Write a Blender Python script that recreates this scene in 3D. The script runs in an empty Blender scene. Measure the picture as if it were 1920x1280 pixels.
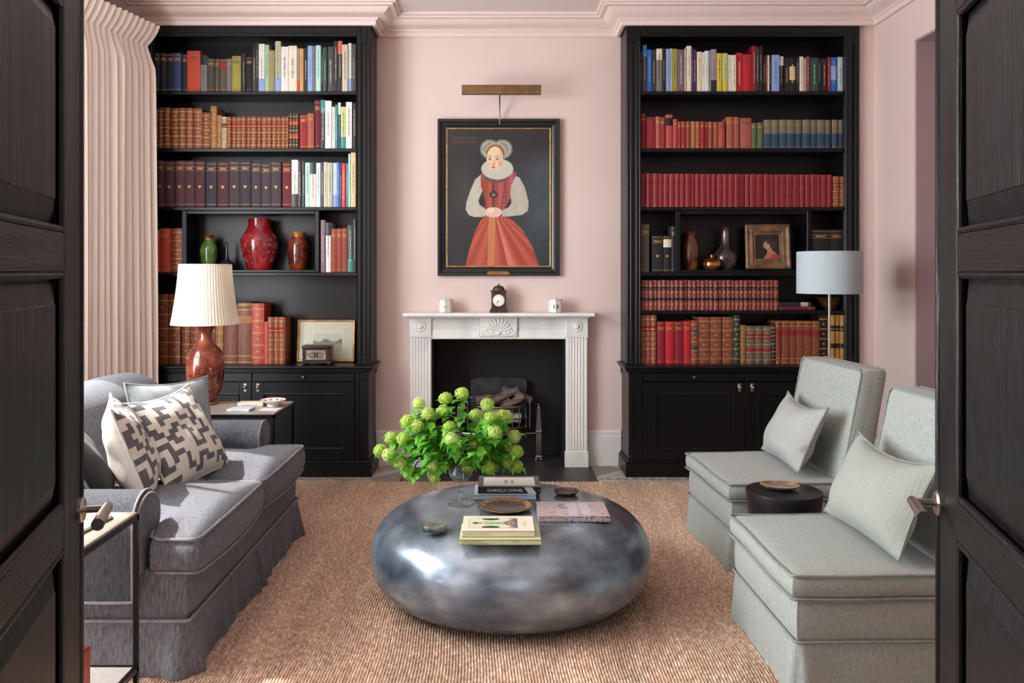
import bpy, bmesh, math, random
import numpy as np
from mathutils import Vector, Matrix
random.seed(7)
R = math.radians
PI = math.pi
SC = bpy.context.scene
COL = SC.collection
# ---------------------------------------------------------------- camera, sky, sun, daylight, exposure
F, CX, CY, CAMH = 1580.0, 935.0, 510.0, 1.455          # focal length and vanishing point in pixels of the 1920 x 1280 frame
cam = bpy.data.cameras.new('camera')
cam.sensor_width = 36.0
cam.lens = F / 1920 * 36
cam.shift_x = (960 - CX) / 1920
cam.shift_y = (CY - 640) / 1920
cam.clip_start = .05
cam_o = bpy.data.objects.new('camera', cam)
COL.objects.link(cam_o)
cam_o.location = (0, 0, CAMH)
cam_o.rotation_euler = (R(90), 0, 0)
SC.camera = cam_o
world = bpy.data.worlds.new('sky')
SC.world = world
world.use_nodes = True
bgn = world.node_tree.nodes['Background']
bgn.inputs[0].default_value = (.80, .88, 1, 1)
bgn.inputs[1].default_value = .5
def light(name, kind, loc, energy, color=(1, 1, 1), target=None, **kw):
    l = bpy.data.lights.new(name, kind)
    l.energy = energy
    l.color = color
    for k, v in kw.items():
        setattr(l, k, v)
    o = bpy.data.objects.new(name, l)
    COL.objects.link(o)
    o.location = loc
    if target is not None:
        o.rotation_euler = (Vector(target) - Vector(loc)).to_track_quat('-Z', 'Y').to_euler()
    return o
# daylight through the tall windows of the left wall, and through the hall behind the camera
light('window_daylight', 'AREA', (-2.86, 3.25, 1.75), 345, (.93, .97, 1.0), (0, 3.3, 1.62), shape='RECTANGLE', size=2.15, size_y=2.35)
light('near_window_daylight', 'AREA', (-2.86, 1.48, 1.4), 35, (.93, .97, 1.0), (0, 1.48, 1.3), shape='RECTANGLE', size=.5, size_y=1.6)
light('hall_daylight', 'AREA', (.1, -1.9, 1.9), 12, (.97, .98, 1), (.1, 2, 1.3), shape='RECTANGLE', size=2.0, size_y=1.8)
light('sun', 'SUN', (0, 0, 6), 15.0, (1, .95, .88), (1, -.05, 4.64), angle=R(.8))
SC.view_settings.view_transform = 'Standard'
SC.view_settings.look = 'None'
SC.view_settings.gamma = 1
SC.view_settings.use_curve_mapping = False
SC.view_settings.exposure = -0.3
SC.cycles.max_bounces = 8
SC.cycles.sample_clamp_indirect = 6
SC.cycles.caustics_reflective = False
SC.cycles.caustics_refractive = False
SC.cycles.use_denoising = True

# ---------------------------------------------------------------- helpers
def WX(px, D): return (px - CX) / F * D
def WZ(py, D): return CAMH - (py - CY) / F * D
def lin(c): return c / 12.92 if c <= .04045 else ((c + .055) / 1.055) ** 2.4
def rgb(h): return tuple(lin(int(h[i:i + 2], 16) / 255) for i in (0, 2, 4)) + (1,)
def setin(n, name, v):
    if name in n.inputs: n.inputs[name].default_value = v
MATS = {}
def mat(name, c1, c2=None, rough=.5, metal=0, ns=8, st=(1, 1, 1), bump=0, bs=120, bst=(1, 1, 1), coat=0, spec=.5, sheen=0,
        lo=.35, hi=.65, det=5, trans=0, c3=None, rvar=0):
    if name in MATS: return MATS[name]
    m = bpy.data.materials.new(name)
    m.use_nodes = True
    nt = m.node_tree
    b = nt.nodes['Principled BSDF']
    b.inputs['Base Color'].default_value = rgb(c1)
    setin(b, 'Roughness', rough); setin(b, 'Metallic', metal); setin(b, 'Specular IOR Level', spec)
    setin(b, 'Coat Weight', coat); setin(b, 'Coat Roughness', .12); setin(b, 'Transmission Weight', trans)
    if sheen: setin(b, 'Sheen Weight', sheen); setin(b, 'Sheen Roughness', .4)
    tc = nt.nodes.new('ShaderNodeTexCoord')
    def noise(scale, stretch, det):
        mp = nt.nodes.new('ShaderNodeMapping'); mp.inputs['Scale'].default_value = stretch
        nz = nt.nodes.new('ShaderNodeTexNoise'); nz.inputs['Scale'].default_value = scale; nz.inputs['Detail'].default_value = det
        nt.links.new(tc.outputs['Object'], mp.inputs[0]); nt.links.new(mp.outputs[0], nz.inputs['Vector'])
        return nz
    if c2:
        nz = noise(ns, st, det)
        rp = nt.nodes.new('ShaderNodeValToRGB')
        rp.color_ramp.elements[0].position = lo; rp.color_ramp.elements[0].color = rgb(c1)
        rp.color_ramp.elements[1].position = hi; rp.color_ramp.elements[1].color = rgb(c2)
        if c3:
            e = rp.color_ramp.elements.new((lo + hi) / 2); e.color = rgb(c3)
        nt.links.new(nz.outputs[0], rp.inputs[0]); nt.links.new(rp.outputs[0], b.inputs['Base Color'])
        if rvar:
            mr = nt.nodes.new('ShaderNodeMapRange'); mr.inputs[3].default_value = rough - rvar; mr.inputs[4].default_value = rough + rvar
            nt.links.new(nz.outputs[0], mr.inputs[0]); nt.links.new(mr.outputs[0], b.inputs['Roughness'])
    if bump:
        nb = noise(bs, bst, 3)
        bp = nt.nodes.new('ShaderNodeBump'); bp.inputs['Strength'].default_value = bump; bp.inputs['Distance'].default_value = .004
        nt.links.new(nb.outputs[0], bp.inputs['Height']); nt.links.new(bp.outputs[0], b.inputs['Normal'])
    MATS[name] = m
    return m
def vcmat(name, rough=.5, coat=0, bump=0):
    if name in MATS: return MATS[name]
    m = mat(name, '808080', rough=rough, coat=coat, bump=bump, bs=300)
    a = m.node_tree.nodes.new('ShaderNodeVertexColor'); a.layer_name = 'paint'
    m.node_tree.links.new(a.outputs[0], m.node_tree.nodes['Principled BSDF'].inputs['Base Color'])
    return m

WM = {}
def tag(o, label=None, cat=None, group=None, kind=None):
    if label: o['label'] = label
    if cat: o['category'] = cat
    if group: o['group'] = group
    if kind: o['kind'] = kind
    return o
def thing(name, label, cat, loc=(0, 0, 0), group=None, mtx=None):
    o = bpy.data.objects.new(name, None)
    o.empty_display_size = .1
    COL.objects.link(o)
    m = mtx if mtx is not None else Matrix.Translation(Vector(loc))
    o.matrix_world = m
    WM[o.name] = m.copy()
    return tag(o, label, cat, group)
def frame(org, xdir, up):
    """matrix with local x along xdir, z as near up as can be, origin org"""
    x = Vector(xdir).normalized(); z = Vector(up); z = (z - x * z.dot(x)).normalized(); y = z.cross(x)
    m = Matrix((x, y, z)).transposed().to_4x4(); m.translation = Vector(org)
    return m
class B:
    def __init__(s): s.bm = bmesh.new()
    def box(s, x0, x1, y0, y1, z0, z1, bev=0, seg=2, mi=0):
        x0, x1 = min(x0, x1), max(x0, x1); y0, y1 = min(y0, y1), max(y0, y1); z0, z1 = min(z0, z1), max(z0, z1)
        v = [s.bm.verts.new(p) for p in ((x0, y0, z0), (x1, y0, z0), (x1, y1, z0), (x0, y1, z0), (x0, y0, z1), (x1, y0, z1), (x1, y1, z1), (x0, y1, z1))]
        fs = [s.bm.faces.new([v[i] for i in q]) for q in ((3, 2, 1, 0), (4, 5, 6, 7), (0, 1, 5, 4), (1, 2, 6, 5), (2, 3, 7, 6), (3, 0, 4, 7))]
        for f in fs: f.material_index = mi
        if bev:
            es = list({e for f in fs for e in f.edges})
            bmesh.ops.bevel(s.bm, geom=es, offset=bev, segments=seg, profile=.5, affect='EDGES')
        return s
    def poly(s, pts, mi=0):
        f = s.bm.faces.new([s.bm.verts.new(p) for p in pts]); f.material_index = mi
        return s
    def prism(s, pts, d, mi=0):
        """pts: planar outline in 3D, extruded along vector d"""
        d = Vector(d); a = [s.bm.verts.new(p) for p in pts]; b = [s.bm.verts.new(Vector(p) + d) for p in pts]; n = len(a)
        fs = [s.bm.faces.new(a[::-1]), s.bm.faces.new(b)] + [s.bm.faces.new((a[i], a[(i + 1) % n], b[(i + 1) % n], b[i])) for i in range(n)]
        for f in fs: f.material_index = mi
        bmesh.ops.recalc_face_normals(s.bm, faces=fs)
        return s
    def tube(s, pts, r, n=8, closed=False, cap=True, mi=0):
        pts = [Vector(p) for p in pts]; N = len(pts); rs = r if isinstance(r, (list, tuple)) else [r] * N
        rings = []; prev = None
        for i, p in enumerate(pts):
            if closed: t = pts[(i + 1) % N] - pts[i - 1]
            else: t = pts[min(i + 1, N - 1)] - pts[max(i - 1, 0)]
            t.normalize()
            if prev is None:
                a = Vector((0, 0, 1)) if abs(t.z) < .9 else Vector((1, 0, 0))
                u = t.cross(a).normalized()
            else:
                u = (prev - t * prev.dot(t)).normalized()
            prev = u; w = t.cross(u)
            rings.append([s.bm.verts.new(p + (u * math.cos(2 * PI * k / n) + w * math.sin(2 * PI * k / n)) * rs[i]) for k in range(n)])
        for i in range(N if closed else N - 1):
            a, b = rings[i], rings[(i + 1) % N]
            for k in range(n):
                f = s.bm.faces.new((a[k], a[(k + 1) % n], b[(k + 1) % n], b[k])); f.material_index = mi
        if cap and not closed:
            s.bm.faces.new(rings[0][::-1]).material_index = mi; s.bm.faces.new(rings[-1]).material_index = mi
        return s
    def lathe(s, prof, c=(0, 0, 0), n=28, mi=0, sx=1, sy=1):
        """prof: (r, z) pairs; revolved round the vertical through c"""
        c = Vector(c); rings = []
        for r, z in prof:
            if r < 1e-6: rings.append([s.bm.verts.new(c + Vector((0, 0, z)))])
            else: rings.append([s.bm.verts.new(c + Vector((r * sx * math.cos(2 * PI * k / n), r * sy * math.sin(2 * PI * k / n), z))) for k in range(n)])
        for a, b in zip(rings, rings[1:]):
            for k in range(n):
                k2 = (k + 1) % n
                if len(a) == 1 and len(b) == 1: continue
                if len(a) == 1: f = s.bm.faces.new((a[0], b[k2], b[k]))
                elif len(b) == 1: f = s.bm.faces.new((a[k], a[k2], b[0]))
                else: f = s.bm.faces.new((a[k], a[k2], b[k2], b[k]))
                f.material_index = mi
        return s
    def ell(s, c, rx, ry, rz, n=12, m=8, mi=0):
        prof = [(math.sin(PI * i / m), -math.cos(PI * i / m)) for i in range(m + 1)]; c = Vector(c)
        k0 = set(s.bm.verts)
        s.lathe([(max(0, r) if 0 < i < m else 0, z) for i, (r, z) in enumerate(prof)], n=n, mi=mi)
        for v in [v for v in s.bm.verts if v not in k0]: v.co = Vector((v.co.x * rx, v.co.y * ry, v.co.z * rz)) + c
        return s
    def grid(s, fn, nu, nv, mi=None, wrap_u=False):
        """fn(u, v) -> point, u, v in 0..1"""
        V = [[s.bm.verts.new(fn(i / nu, j / nv)) for i in range(nu + (0 if wrap_u else 1))] for j in range(nv + 1)]
        for j in range(nv):
            for i in range(nu):
                i2 = (i + 1) % nu if wrap_u else i + 1
                f = s.bm.faces.new((V[j][i], V[j][i2], V[j + 1][i2], V[j + 1][i]))
                if mi: f.material_index = mi(i, j)
        return s
    def soft(s, w, d, h, r, crown=0, n=(10, 10, 4), warp=None, side=0):
        """rounded box centred in x, y and standing on z = 0; crown lifts the top, side bulges the walls"""
        k0 = list(s.bm.verts); nx, ny, nz = n; hw, hd, hh = w / 2, d / 2, h / 2
        new = []
        def P(a, b, c):
            p = Vector((a * hw, b * hd, c * hh))
            q = Vector((max(-hw + r, min(hw - r, p.x)), max(-hd + r, min(hd - r, p.y)), max(-hh + r, min(hh - r, p.z))))
            e = p - q
            if e.length > 1e-9: p = q + e.normalized() * r
            if crown and p.z > 0: p.z += crown * (1 - a * a) * (1 - b * b) * (c if c < 1 else 1)
            if side: 
                p.x += math.copysign(side, p.x) * (1 - c * c) * abs(a) ** 3 ; p.y += math.copysign(side, p.y) * (1 - c * c) * abs(b) ** 3
            p.z += hh
            return warp(p) if warp else p
        def ease(t): return math.sin(t * PI / 2) * .35 + t * .65
        def face(f, na, nb):
            V = [[s.bm.verts.new(f(ease(2 * i / na - 1), ease(2 * j / nb - 1))) for i in range(na + 1)] for j in range(nb + 1)]
            for j in range(nb):
                for i in range(na): s.bm.faces.new((V[j][i], V[j][i + 1], V[j + 1][i + 1], V[j + 1][i]))
            new.extend(x for q in V for x in q)
        face(lambda a, b: P(a, b, 1), nx, ny); face(lambda a, b: P(-a, b, -1), nx, ny)
        face(lambda a, b: P(a, -1, b), nx, nz); face(lambda a, b: P(-a, 1, b), nx, nz)
        face(lambda a, b: P(1, a, b), ny, nz); face(lambda a, b: P(-1, -a, b), ny, nz)
        bmesh.ops.remove_doubles(s.bm, verts=new, dist=1e-5)
        return s
    def mesh(s, name, m, smooth=True, mtx=None, angle=38):
        if mtx is not None: s.bm.transform(mtx)
        me = bpy.data.meshes.new(name)
        s.bm.normal_update()
        s.bm.to_mesh(me); s.bm.free()
        for q in (m if isinstance(m, (list, tuple)) else [m]): me.materials.append(q)
        if smooth:
            for p in me.polygons: p.use_smooth = True
            me.set_sharp_from_angle(angle=R(angle))
        return me
    def obj(s, name, m, parent=None, local=False, smooth=True, org=None, angle=38):
        mtx = None
        if parent is not None and not local: mtx = WM[parent.name].inverted()
        if parent is None and org is not None: mtx = Matrix.Translation(-Vector(org))
        me = s.mesh(name, m, smooth, mtx, angle)
        return link(name, me, parent, org)
def link(name, me, parent=None, org=None):
    o = bpy.data.objects.new(name, me)
    COL.objects.link(o)
    if parent is not None:
        o.parent = parent; WM[o.name] = WM[parent.name]
    else:
        if org is not None: o.location = org
        WM[o.name] = Matrix.Translation(Vector(org or (0, 0, 0)))
    return o
def text(name, s, size, m, parent, mtx, ext=.0004, align='CENTER', sx=1):
    """mtx: local x along the line of writing, local y up the letters, local z off the surface, in the parent's own frame"""
    c = bpy.data.curves.new('lettering', 'FONT'); c.body = s; c.size = size; c.align_x = align; c.align_y = 'CENTER'; c.extrude = ext; c.resolution_u = 2
    t = bpy.data.objects.new('lettering', c); COL.objects.link(t)
    me = bpy.data.meshes.new_from_object(t.evaluated_get(bpy.context.evaluated_depsgraph_get()))
    bpy.data.objects.remove(t); bpy.data.curves.remove(c)
    me.transform(mtx @ Matrix.Diagonal((sx, 1, 1, 1)))
    me.materials.clear(); me.materials.append(m)
    return link(name, me, parent)
def axes(org, x, y):
    x = Vector(x).normalized(); y = Vector(y).normalized(); z = x.cross(y)
    m = Matrix((x, y, z)).transposed().to_4x4(); m.translation = Vector(org)
    return m
def copytree(o, parent=None, **kw):
    c = o.copy(); COL.objects.link(c); WM[c.name] = WM[o.name]
    if parent is not None:
        c.parent = parent; WM[c.name] = WM[parent.name]
    for ch in list(o.children): copytree(ch, c)
    return c
def paint(me, fn):
    """colour attribute from fn(xyz array) -> rgb (srgb 0..1)"""
    n = len(me.vertices); co = np.empty(n * 3); me.vertices.foreach_get('co', co); co = co.reshape(-1, 3)
    c = np.clip(fn(co), 0, 1); c = np.where(c <= .04045, c / 12.92, ((c + .055) / 1.055) ** 2.4)
    at = me.color_attributes.new('paint', 'FLOAT_COLOR', 'POINT')
    at.data.foreach_set('color', np.concatenate([c, np.ones((n, 1))], 1).astype(np.float32).ravel())
def hx(h): return np.array([int(h[i:i + 2], 16) / 255 for i in (0, 2, 4)])
def inpoly(x, y, P):
    r = np.zeros(x.shape, bool); n = len(P); j = n - 1
    for i in range(n):
        (xi, yi), (xj, yj) = P[i], P[j]
        if yi != yj:
            r ^= ((yi > y) != (yj > y)) & (x < (xj - xi) * (y - yi) / (yj - yi) + xi)
        j = i
    return r
def inell(x, y, cx, cy, rx, ry): return ((x - cx) / rx) ** 2 + ((y - cy) / ry) ** 2 < 1
# ---------------------------------------------------------------- materials
PINK = mat('pink_paint', 'e0cbc5', 'dcc6bf', rough=.55, ns=1.2, bump=.05, bs=90)
CEIL = mat('pale_pink_ceiling_paint', 'e6d8d2', rough=.7)
CORN = mat('pink_cornice_paint', 'e6d2cb', rough=.5)
WHITE = mat('white_eggshell', 'dedcd8', rough=.4)
BLACK = mat('black_eggshell', '05070b', '07090d', rough=.36, ns=3, spec=.36)
OAK = mat('ebonised_oak', '050505', '0f0e0e', rough=.42, ns=5, st=(9, 9, .5), bump=.55, bs=14, bst=(14, 14, .6), lo=.38, hi=.72, det=8, rvar=.12)
OAKH = mat('ebonised_oak_rail', '050505', '0f0e0e', rough=.42, ns=5, st=(.6, .6, 9), bump=.55, bs=14, bst=(.7, .7, 14), lo=.38, hi=.72, det=8, rvar=.12)
NICKEL = mat('brushed_nickel', 'b4aca2', rough=.3, metal=1)
STEEL = mat('polished_steel', '8d8c8a', rough=.25, metal=1)
BRONZE = mat('aged_brass', '8f7550', '7a6040', rough=.38, metal=.85, ns=12)
GOLD = mat('gilt', 'c9a468', 'a9803f', rough=.4, metal=.6, ns=20)
SLATE = mat('slate', '2a2929', '343231', rough=.45, ns=5, bump=.1, bs=30)
SOOT = mat('soot_black', '0a0a0b', '101011', rough=.7, ns=6)
PARQ = [mat('grey_oak_%d' % i, a, b, rough=.5, ns=4, st=(2, 12, 2)) for i, (a, b) in enumerate((('a69c90', 'b5aba0'), ('988e83', 'a89e92'), ('b0a79d', 'bdb4aa')))]
CONC = mat('floor_screed', '8c8378', rough=.7)
# ---------------------------------------------------------------- room shell
YB, YF, XL, XR, ZC = 6.35, 6.05, -2.74, 2.71, 3.36          # back wall, bookcase front, side walls, ceiling
def struct(b, name, m, label, **k):
    o = b.obj(name, m, **k); return tag(o, label, None, None, 'structure')
fl = struct(B().box(XL - .2, XR + .7, -2.2, YB + .5, -.1, 0), 'floor', CONC, 'grey floor of the room under the jute rug', smooth=False)
struct(B().box(XL - .25, XR + .7, -2.2, YB + .5, ZC, ZC + .1), 'ceiling', CEIL, 'pale pink ceiling', smooth=False)
HX0, HX1, HZ = -.495, .492, .959
b = B()
b.box(XL - .2, HX0, YB, YB + .12, 0, ZC).box(HX1, XR + .5, YB, YB + .12, 0, ZC).box(HX0, HX1, YB, YB + .12, HZ, ZC)
b.box(XL, -.905, YF, YB, 3.237, ZC).box(.905, XR, YF, YB, 3.237, ZC)      # boxed out over the bookcases
b.box(2.60, XR, YF + .03, YB, 0, 3.237).box(XL, -2.60, YF + .03, YB, 0, 3.237)
struct(b, 'wall_back', PINK, 'pink wall with the fireplace between the black bookcases', smooth=False)
b = B()                                                              # right wall with a tall alcove
AY0, AY1, AZ = 3.4, 5.49, 2.966
b.box(XR, XR + .15, AY1, YB + .1, 0, ZC).box(XR, XR + .15, .8, AY0, 0, ZC).box(XR, XR + .15, AY0, AY1, AZ, ZC)
b.box(XR + .3, XR + .42, AY0 - .1, AY1 + .1, 0, AZ + .1).box(XR + .15, XR + .3, AY1, AY1 + .1, 0, AZ).box(XR + .15, XR + .3, AY0 - .1, AY0, 0, AZ).box(XR + .15, XR + .3, AY0, AY1, AZ, AZ + .1)
struct(b, 'wall_right', PINK, 'pink side wall with a tall recess', smooth=False)
RECESS_SHADE = mat('recess_shade_mauve', 'a68f90', rough=.5)  # for an added lining: darker mauve puts the recess shade into the colour
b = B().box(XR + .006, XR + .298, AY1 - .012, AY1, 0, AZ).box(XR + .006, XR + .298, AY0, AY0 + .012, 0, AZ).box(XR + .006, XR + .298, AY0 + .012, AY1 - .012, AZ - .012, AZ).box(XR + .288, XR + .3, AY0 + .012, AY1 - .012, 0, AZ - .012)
struct(b, 'trim_2', RECESS_SHADE, 'added lining of the tall right-wall recess, coloured mauve-grey for its shade', smooth=False)
b = B()                                                              # left wall with two tall windows
WY = ((1.2, 1.75), (2.15, 4.35)); WZ0 = .45; WZ1 = (2.2, 2.95)
b.box(XL - .15, XL, .8, WY[0][0], 0, ZC).box(XL - .15, XL, WY[0][1], WY[1][0], 0, ZC).box(XL - .15, XL, WY[1][1], YB + .1, 0, ZC)
for (a, c), t_ in zip(WY, WZ1): b.box(XL - .15, XL, a, c, 0, WZ0).box(XL - .15, XL, a, c, t_, ZC)
struct(b, 'wall_left', PINK, 'pink window wall behind the sofa', smooth=False)
for i, (a, c) in enumerate(WY):
    b = B(); x0, x1 = XL - .12, XL - .07; zt_ = WZ1[i]
    b.box(x0, x1, a, a + .06, WZ0, zt_).box(x0, x1, c - .06, c, WZ0, zt_).box(x0, x1, a, c, WZ0, WZ0 + .08).box(x0, x1, a, c, zt_ - .06, zt_)
    b.box(x0, x1, a, c, 1.68, 1.73)
    n = 3 if i else 1
    for k in range(1, n): y = a + (c - a) * k / n; b.box(x0, x1, y - .02, y + .02, WZ0, zt_)
    struct(b, 'window_%d' % (i + 1), WHITE, 'white sash window frame in the left wall', smooth=False)
b = B()                                                              # near wall with the double doorway
b.box(XL - .15, -.72, .80, .98, 0, ZC).box(.74, XR + .15, .80, .98, 0, ZC).box(-.72, .74, .80, .98, 2.25, ZC)
struct(b, 'wall_front', PINK, 'pink wall around the double doorway', smooth=False)
struct(B().box(-1.5, -1.4, -2.1, .8, 0, ZC), 'wall_hall_left', CEIL, 'plain left wall of the hall before the doorway', smooth=False)
struct(B().box(1.4, 1.5, -2.1, .8, 0, ZC), 'wall_hall_right', CEIL, 'plain right wall of the hall before the doorway', smooth=False)
# parquet blocks, herringbone, seen between rug and wall
k = 0; L, w = .42, .085; pm = []
for m in PARQ:
    pm.append(B().box(-L / 2, L / 2, -w / 2 + .0012, w / 2 - .0012, 0, .004, .001, 1).mesh('floor_block', m, False))
s2 = math.sqrt(.5)
for i in range(-26, 27):
    for j in range(-3, 4):
        for q in (0, 1):
            x = i * w * math.sqrt(2); y = 6.07 + j * 2 * (L * s2)
            c = Vector((x, y, 0)) + (Vector((0, 0, 0)) if q == 0 else Vector((0, L * s2, 0)))
            if not (5.62 < c.y < 6.42) or abs(c.x) > 2.55: continue
            if abs(c.x) < .74 + L * .36 and abs(c.x) < .83: continue
            o = link('floor_block', pm[random.randrange(3)], fl); o.location = c; o.rotation_euler = (0, 0, R(45 if q == 0 else -45)); k += 1
# cornice swept along the wall line
def sweep(name, path, prof, m, label, side=1):
    """prof: (out from wall, height); path in plan; out is to the right of travel times side"""
    b = B(); P = [Vector(p) for p in path]; rows = []
    for i, p in enumerate(P):
        d0 = (p - P[i - 1]).normalized() if i else None; d1 = (P[i + 1] - p).normalized() if i < len(P) - 1 else None
        n0 = Vector((d0.y, -d0.x)) * side if d0 else None; n1 = Vector((d1.y, -d1.x)) * side if d1 else None
        if n0 is None: off = n1
        elif n1 is None: off = n0
        else: off = (n0 + n1) / (1 + n0.dot(n1))
        rows.append([b.bm.verts.new((p.x + off.x * o, p.y + off.y * o, z)) for o, z in prof])
    for r0, r1 in zip(rows, rows[1:]):
        for k in range(len(prof) - 1): b.bm.faces.new((r0[k], r0[k + 1], r1[k + 1], r1[k]))
    bmesh.ops.recalc_face_normals(b.bm, faces=b.bm.faces[:])
    return struct(b, name, m, label, angle=25)
line = [(XL, .98), (XL, YF), (-.905, YF), (-.905, YB), (.905, YB), (.905, YF), (XR, YF), (XR, .98)]
prof = [(0, 3.20), (.022, 3.20), (.028, 3.215), (.024, 3.232), (.026, 3.25), (.045, 3.258), (.05, 3.275), (.075, 3.285), (.105, 3.30), (.125, 3.322), (.13, 3.328), (.165, 3.328), (.165, 3.34), (.185, 3.345), (.185, 3.36), (0, 3.36)]
prof = [(o, z + .022 if 3.2 < z < 3.36 else z) for o, z in prof]
prof = [(0, 3.222), (.022, 3.222), (.028, 3.236), (.026, 3.252), (.04, 3.258), (.046, 3.268), (.058, 3.275), (.085, 3.283), (.112, 3.298), (.13, 3.318), (.134, 3.322), (.165, 3.324), (.166, 3.337), (.186, 3.341), (.188, 3.36), (0, 3.36)]
sweep('trim_1', line, prof, CORN, 'pink moulded cornice round the top of the walls')
bp = [(0, .265), (.006, .265), (.010, .258), (.016, .252), (.016, .225), (.022, .22), (.022, .0)]
sweep('baseboard_back', [(-.92, YB), (-.655, YB)], bp, WHITE, 'white skirting board left of the fireplace')
sweep('baseboard_back_right', [(.655, YB), (.92, YB)], bp, WHITE, 'white skirting board right of the fireplace')
sweep('baseboard_right', [(XR, YF + .03), (XR, AY1)], bp, WHITE, 'white skirting board on the right wall')
sweep('baseboard_right_near', [(XR, AY0), (XR, .98)], bp, WHITE, 'white skirting board on the right wall near the door')
sweep('baseboard_left', [(XL, .98), (XL, YF + .03)], bp, WHITE, 'white skirting board under the windows')
# ---------------------------------------------------------------- double doors, both swung into the room
def door(n, free, hinge, sgn, label):
    """door-local: x from hinge (0) to free edge, y the thickness, the seen face is -y (sgn -1) or +y"""
    free = Vector(free); hinge = Vector(hinge); d = (free - hinge); L = d.length
    m = axes(hinge, d, Vector((0, 0, 1)))                            # local x along door, y up, z normal
    root = thing('door_%d' % n, label, None, mtx=m); root['kind'] = 'structure'
    z = lambda v: v
    T = .045; fz = 0 if sgn > 0 else 0
    def bx(b, x0, x1, y0, y1, t0, t1, bev=.002): return b.box(x0, x1, y0, y1, t0 * sgn, t1 * sgn, bev, 1)
    x0, x1 = .14, L - .18                                            # panel field
    Z = (.02, .26, .93, 1.007, 1.455, 1.53, 1.965, 2.12)
    bx(B(), 0, x0, Z[0], Z[7], -T, 0).obj('stile', OAK_D, root, True)
    bx(B(), x1, L - .045, Z[0], Z[7], -T, 0).obj('stile', OAK_D, root, True)
    b = B(); bx(b, L - .045, L, Z[0], Z[7], -T, -.012); bx(b, L - .04, L - .022, Z[0], Z[7], -.012, .004, .005)
    b.obj('meeting_strip', OAK_D, root, True)
    for a, c in ((0, 1), (2, 3), (4, 5), (6, 7)): bx(B(), x0, x1, Z[a], Z[c], -T, -.0005).obj('rail', OAK_DH, root, True)
    for a, c in ((1, 2), (3, 4), (5, 6)):
        y0, y1 = Z[a], Z[c]; b = B()
        def ring(i, t): return [(x0 + i, y0 + i, t * sgn), (x1 - i, y0 + i, t * sgn), (x1 - i, y1 - i, t * sgn), (x0 + i, y1 - i, t * sgn)]
        rs = [[b.bm.verts.new(p) for p in ring(i, t)] for i, t in ((.0, -.018), (.016, -.018), (.058, -.004), (.060, -.002))]
        for r0, r1 in zip(rs, rs[1:]):
            for k in range(4): b.bm.faces.new((r0[k], r0[(k + 1) % 4], r1[(k + 1) % 4], r1[k]))
        b.bm.faces.new(rs[-1]); bmesh.ops.recalc_face_normals(b.bm, faces=b.bm.faces[:])
        if sgn < 0: pass
        pn = b.obj('panel', OAK_D, root, True, angle=10)
        b = B()
        for i, t, r in ((.006, -.006, .007),):
            q = ring(i, t)
            for k in range(4): b.tube([q[k], q[(k + 1) % 4]], r, 8)
        b.obj('panel_moulding', OAK_D, pn, True)
        bx(B(), x0, x1, y0, y1, -T, -.03, 0).obj('back_board', OAK_D, root, True)
    # lever handle
    hx_, hy = L - .05, .968
    h = B(); mm = Matrix.Translation((hx_, hy, 0)) @ Matrix.Diagonal((1, 1, sgn, 1))
    b = B().lathe([(0, 0), (.026, 0), (.026, .006), (.022, .010), (0, .010)], n=24); b.bm.transform(mm); bmesh.ops.recalc_face_normals(b.bm, faces=b.bm.faces[:])
    ro = b.obj('handle', NICKEL, root, True)
    b = B().tube([(0, 0, .005), (0, 0, .05)], .008, 12).tube([(.010, 0, .052), (-.04, -.002, .052), (-.098, -.006, .052)], [.010, .0115, .0125], 14)
    b.bm.transform(mm); bmesh.ops.recalc_face_normals(b.bm, faces=b.bm.faces[:])
    b.obj('lever', NICKEL, ro, True)
    return root
def grain(name, a, b):
    # object space of a door: x along, y up
    return mat(name, '050505', '0e0d0e', rough=.42, spec=.38, ns=5, st=a, bump=.6, bs=12, bst=b, lo=.36, hi=.74, det=8, rvar=.12)
OAK_D = grain('ebonised_oak_upright', (9, .5, 9), (16, .6, 16))
OAK_DH = grain('ebonised_oak_across', (.6, 9, 9), (.7, 16, 16))
door(1, (-.872, 1.775, 0), (-.672, 1.03, 0), 1, 'black oak panelled door leaf opened on the left side')
door(2, (.943, 1.825, 0), (.743, 1.07, 0), -1, 'black oak panelled door leaf opened on the right side')
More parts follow.
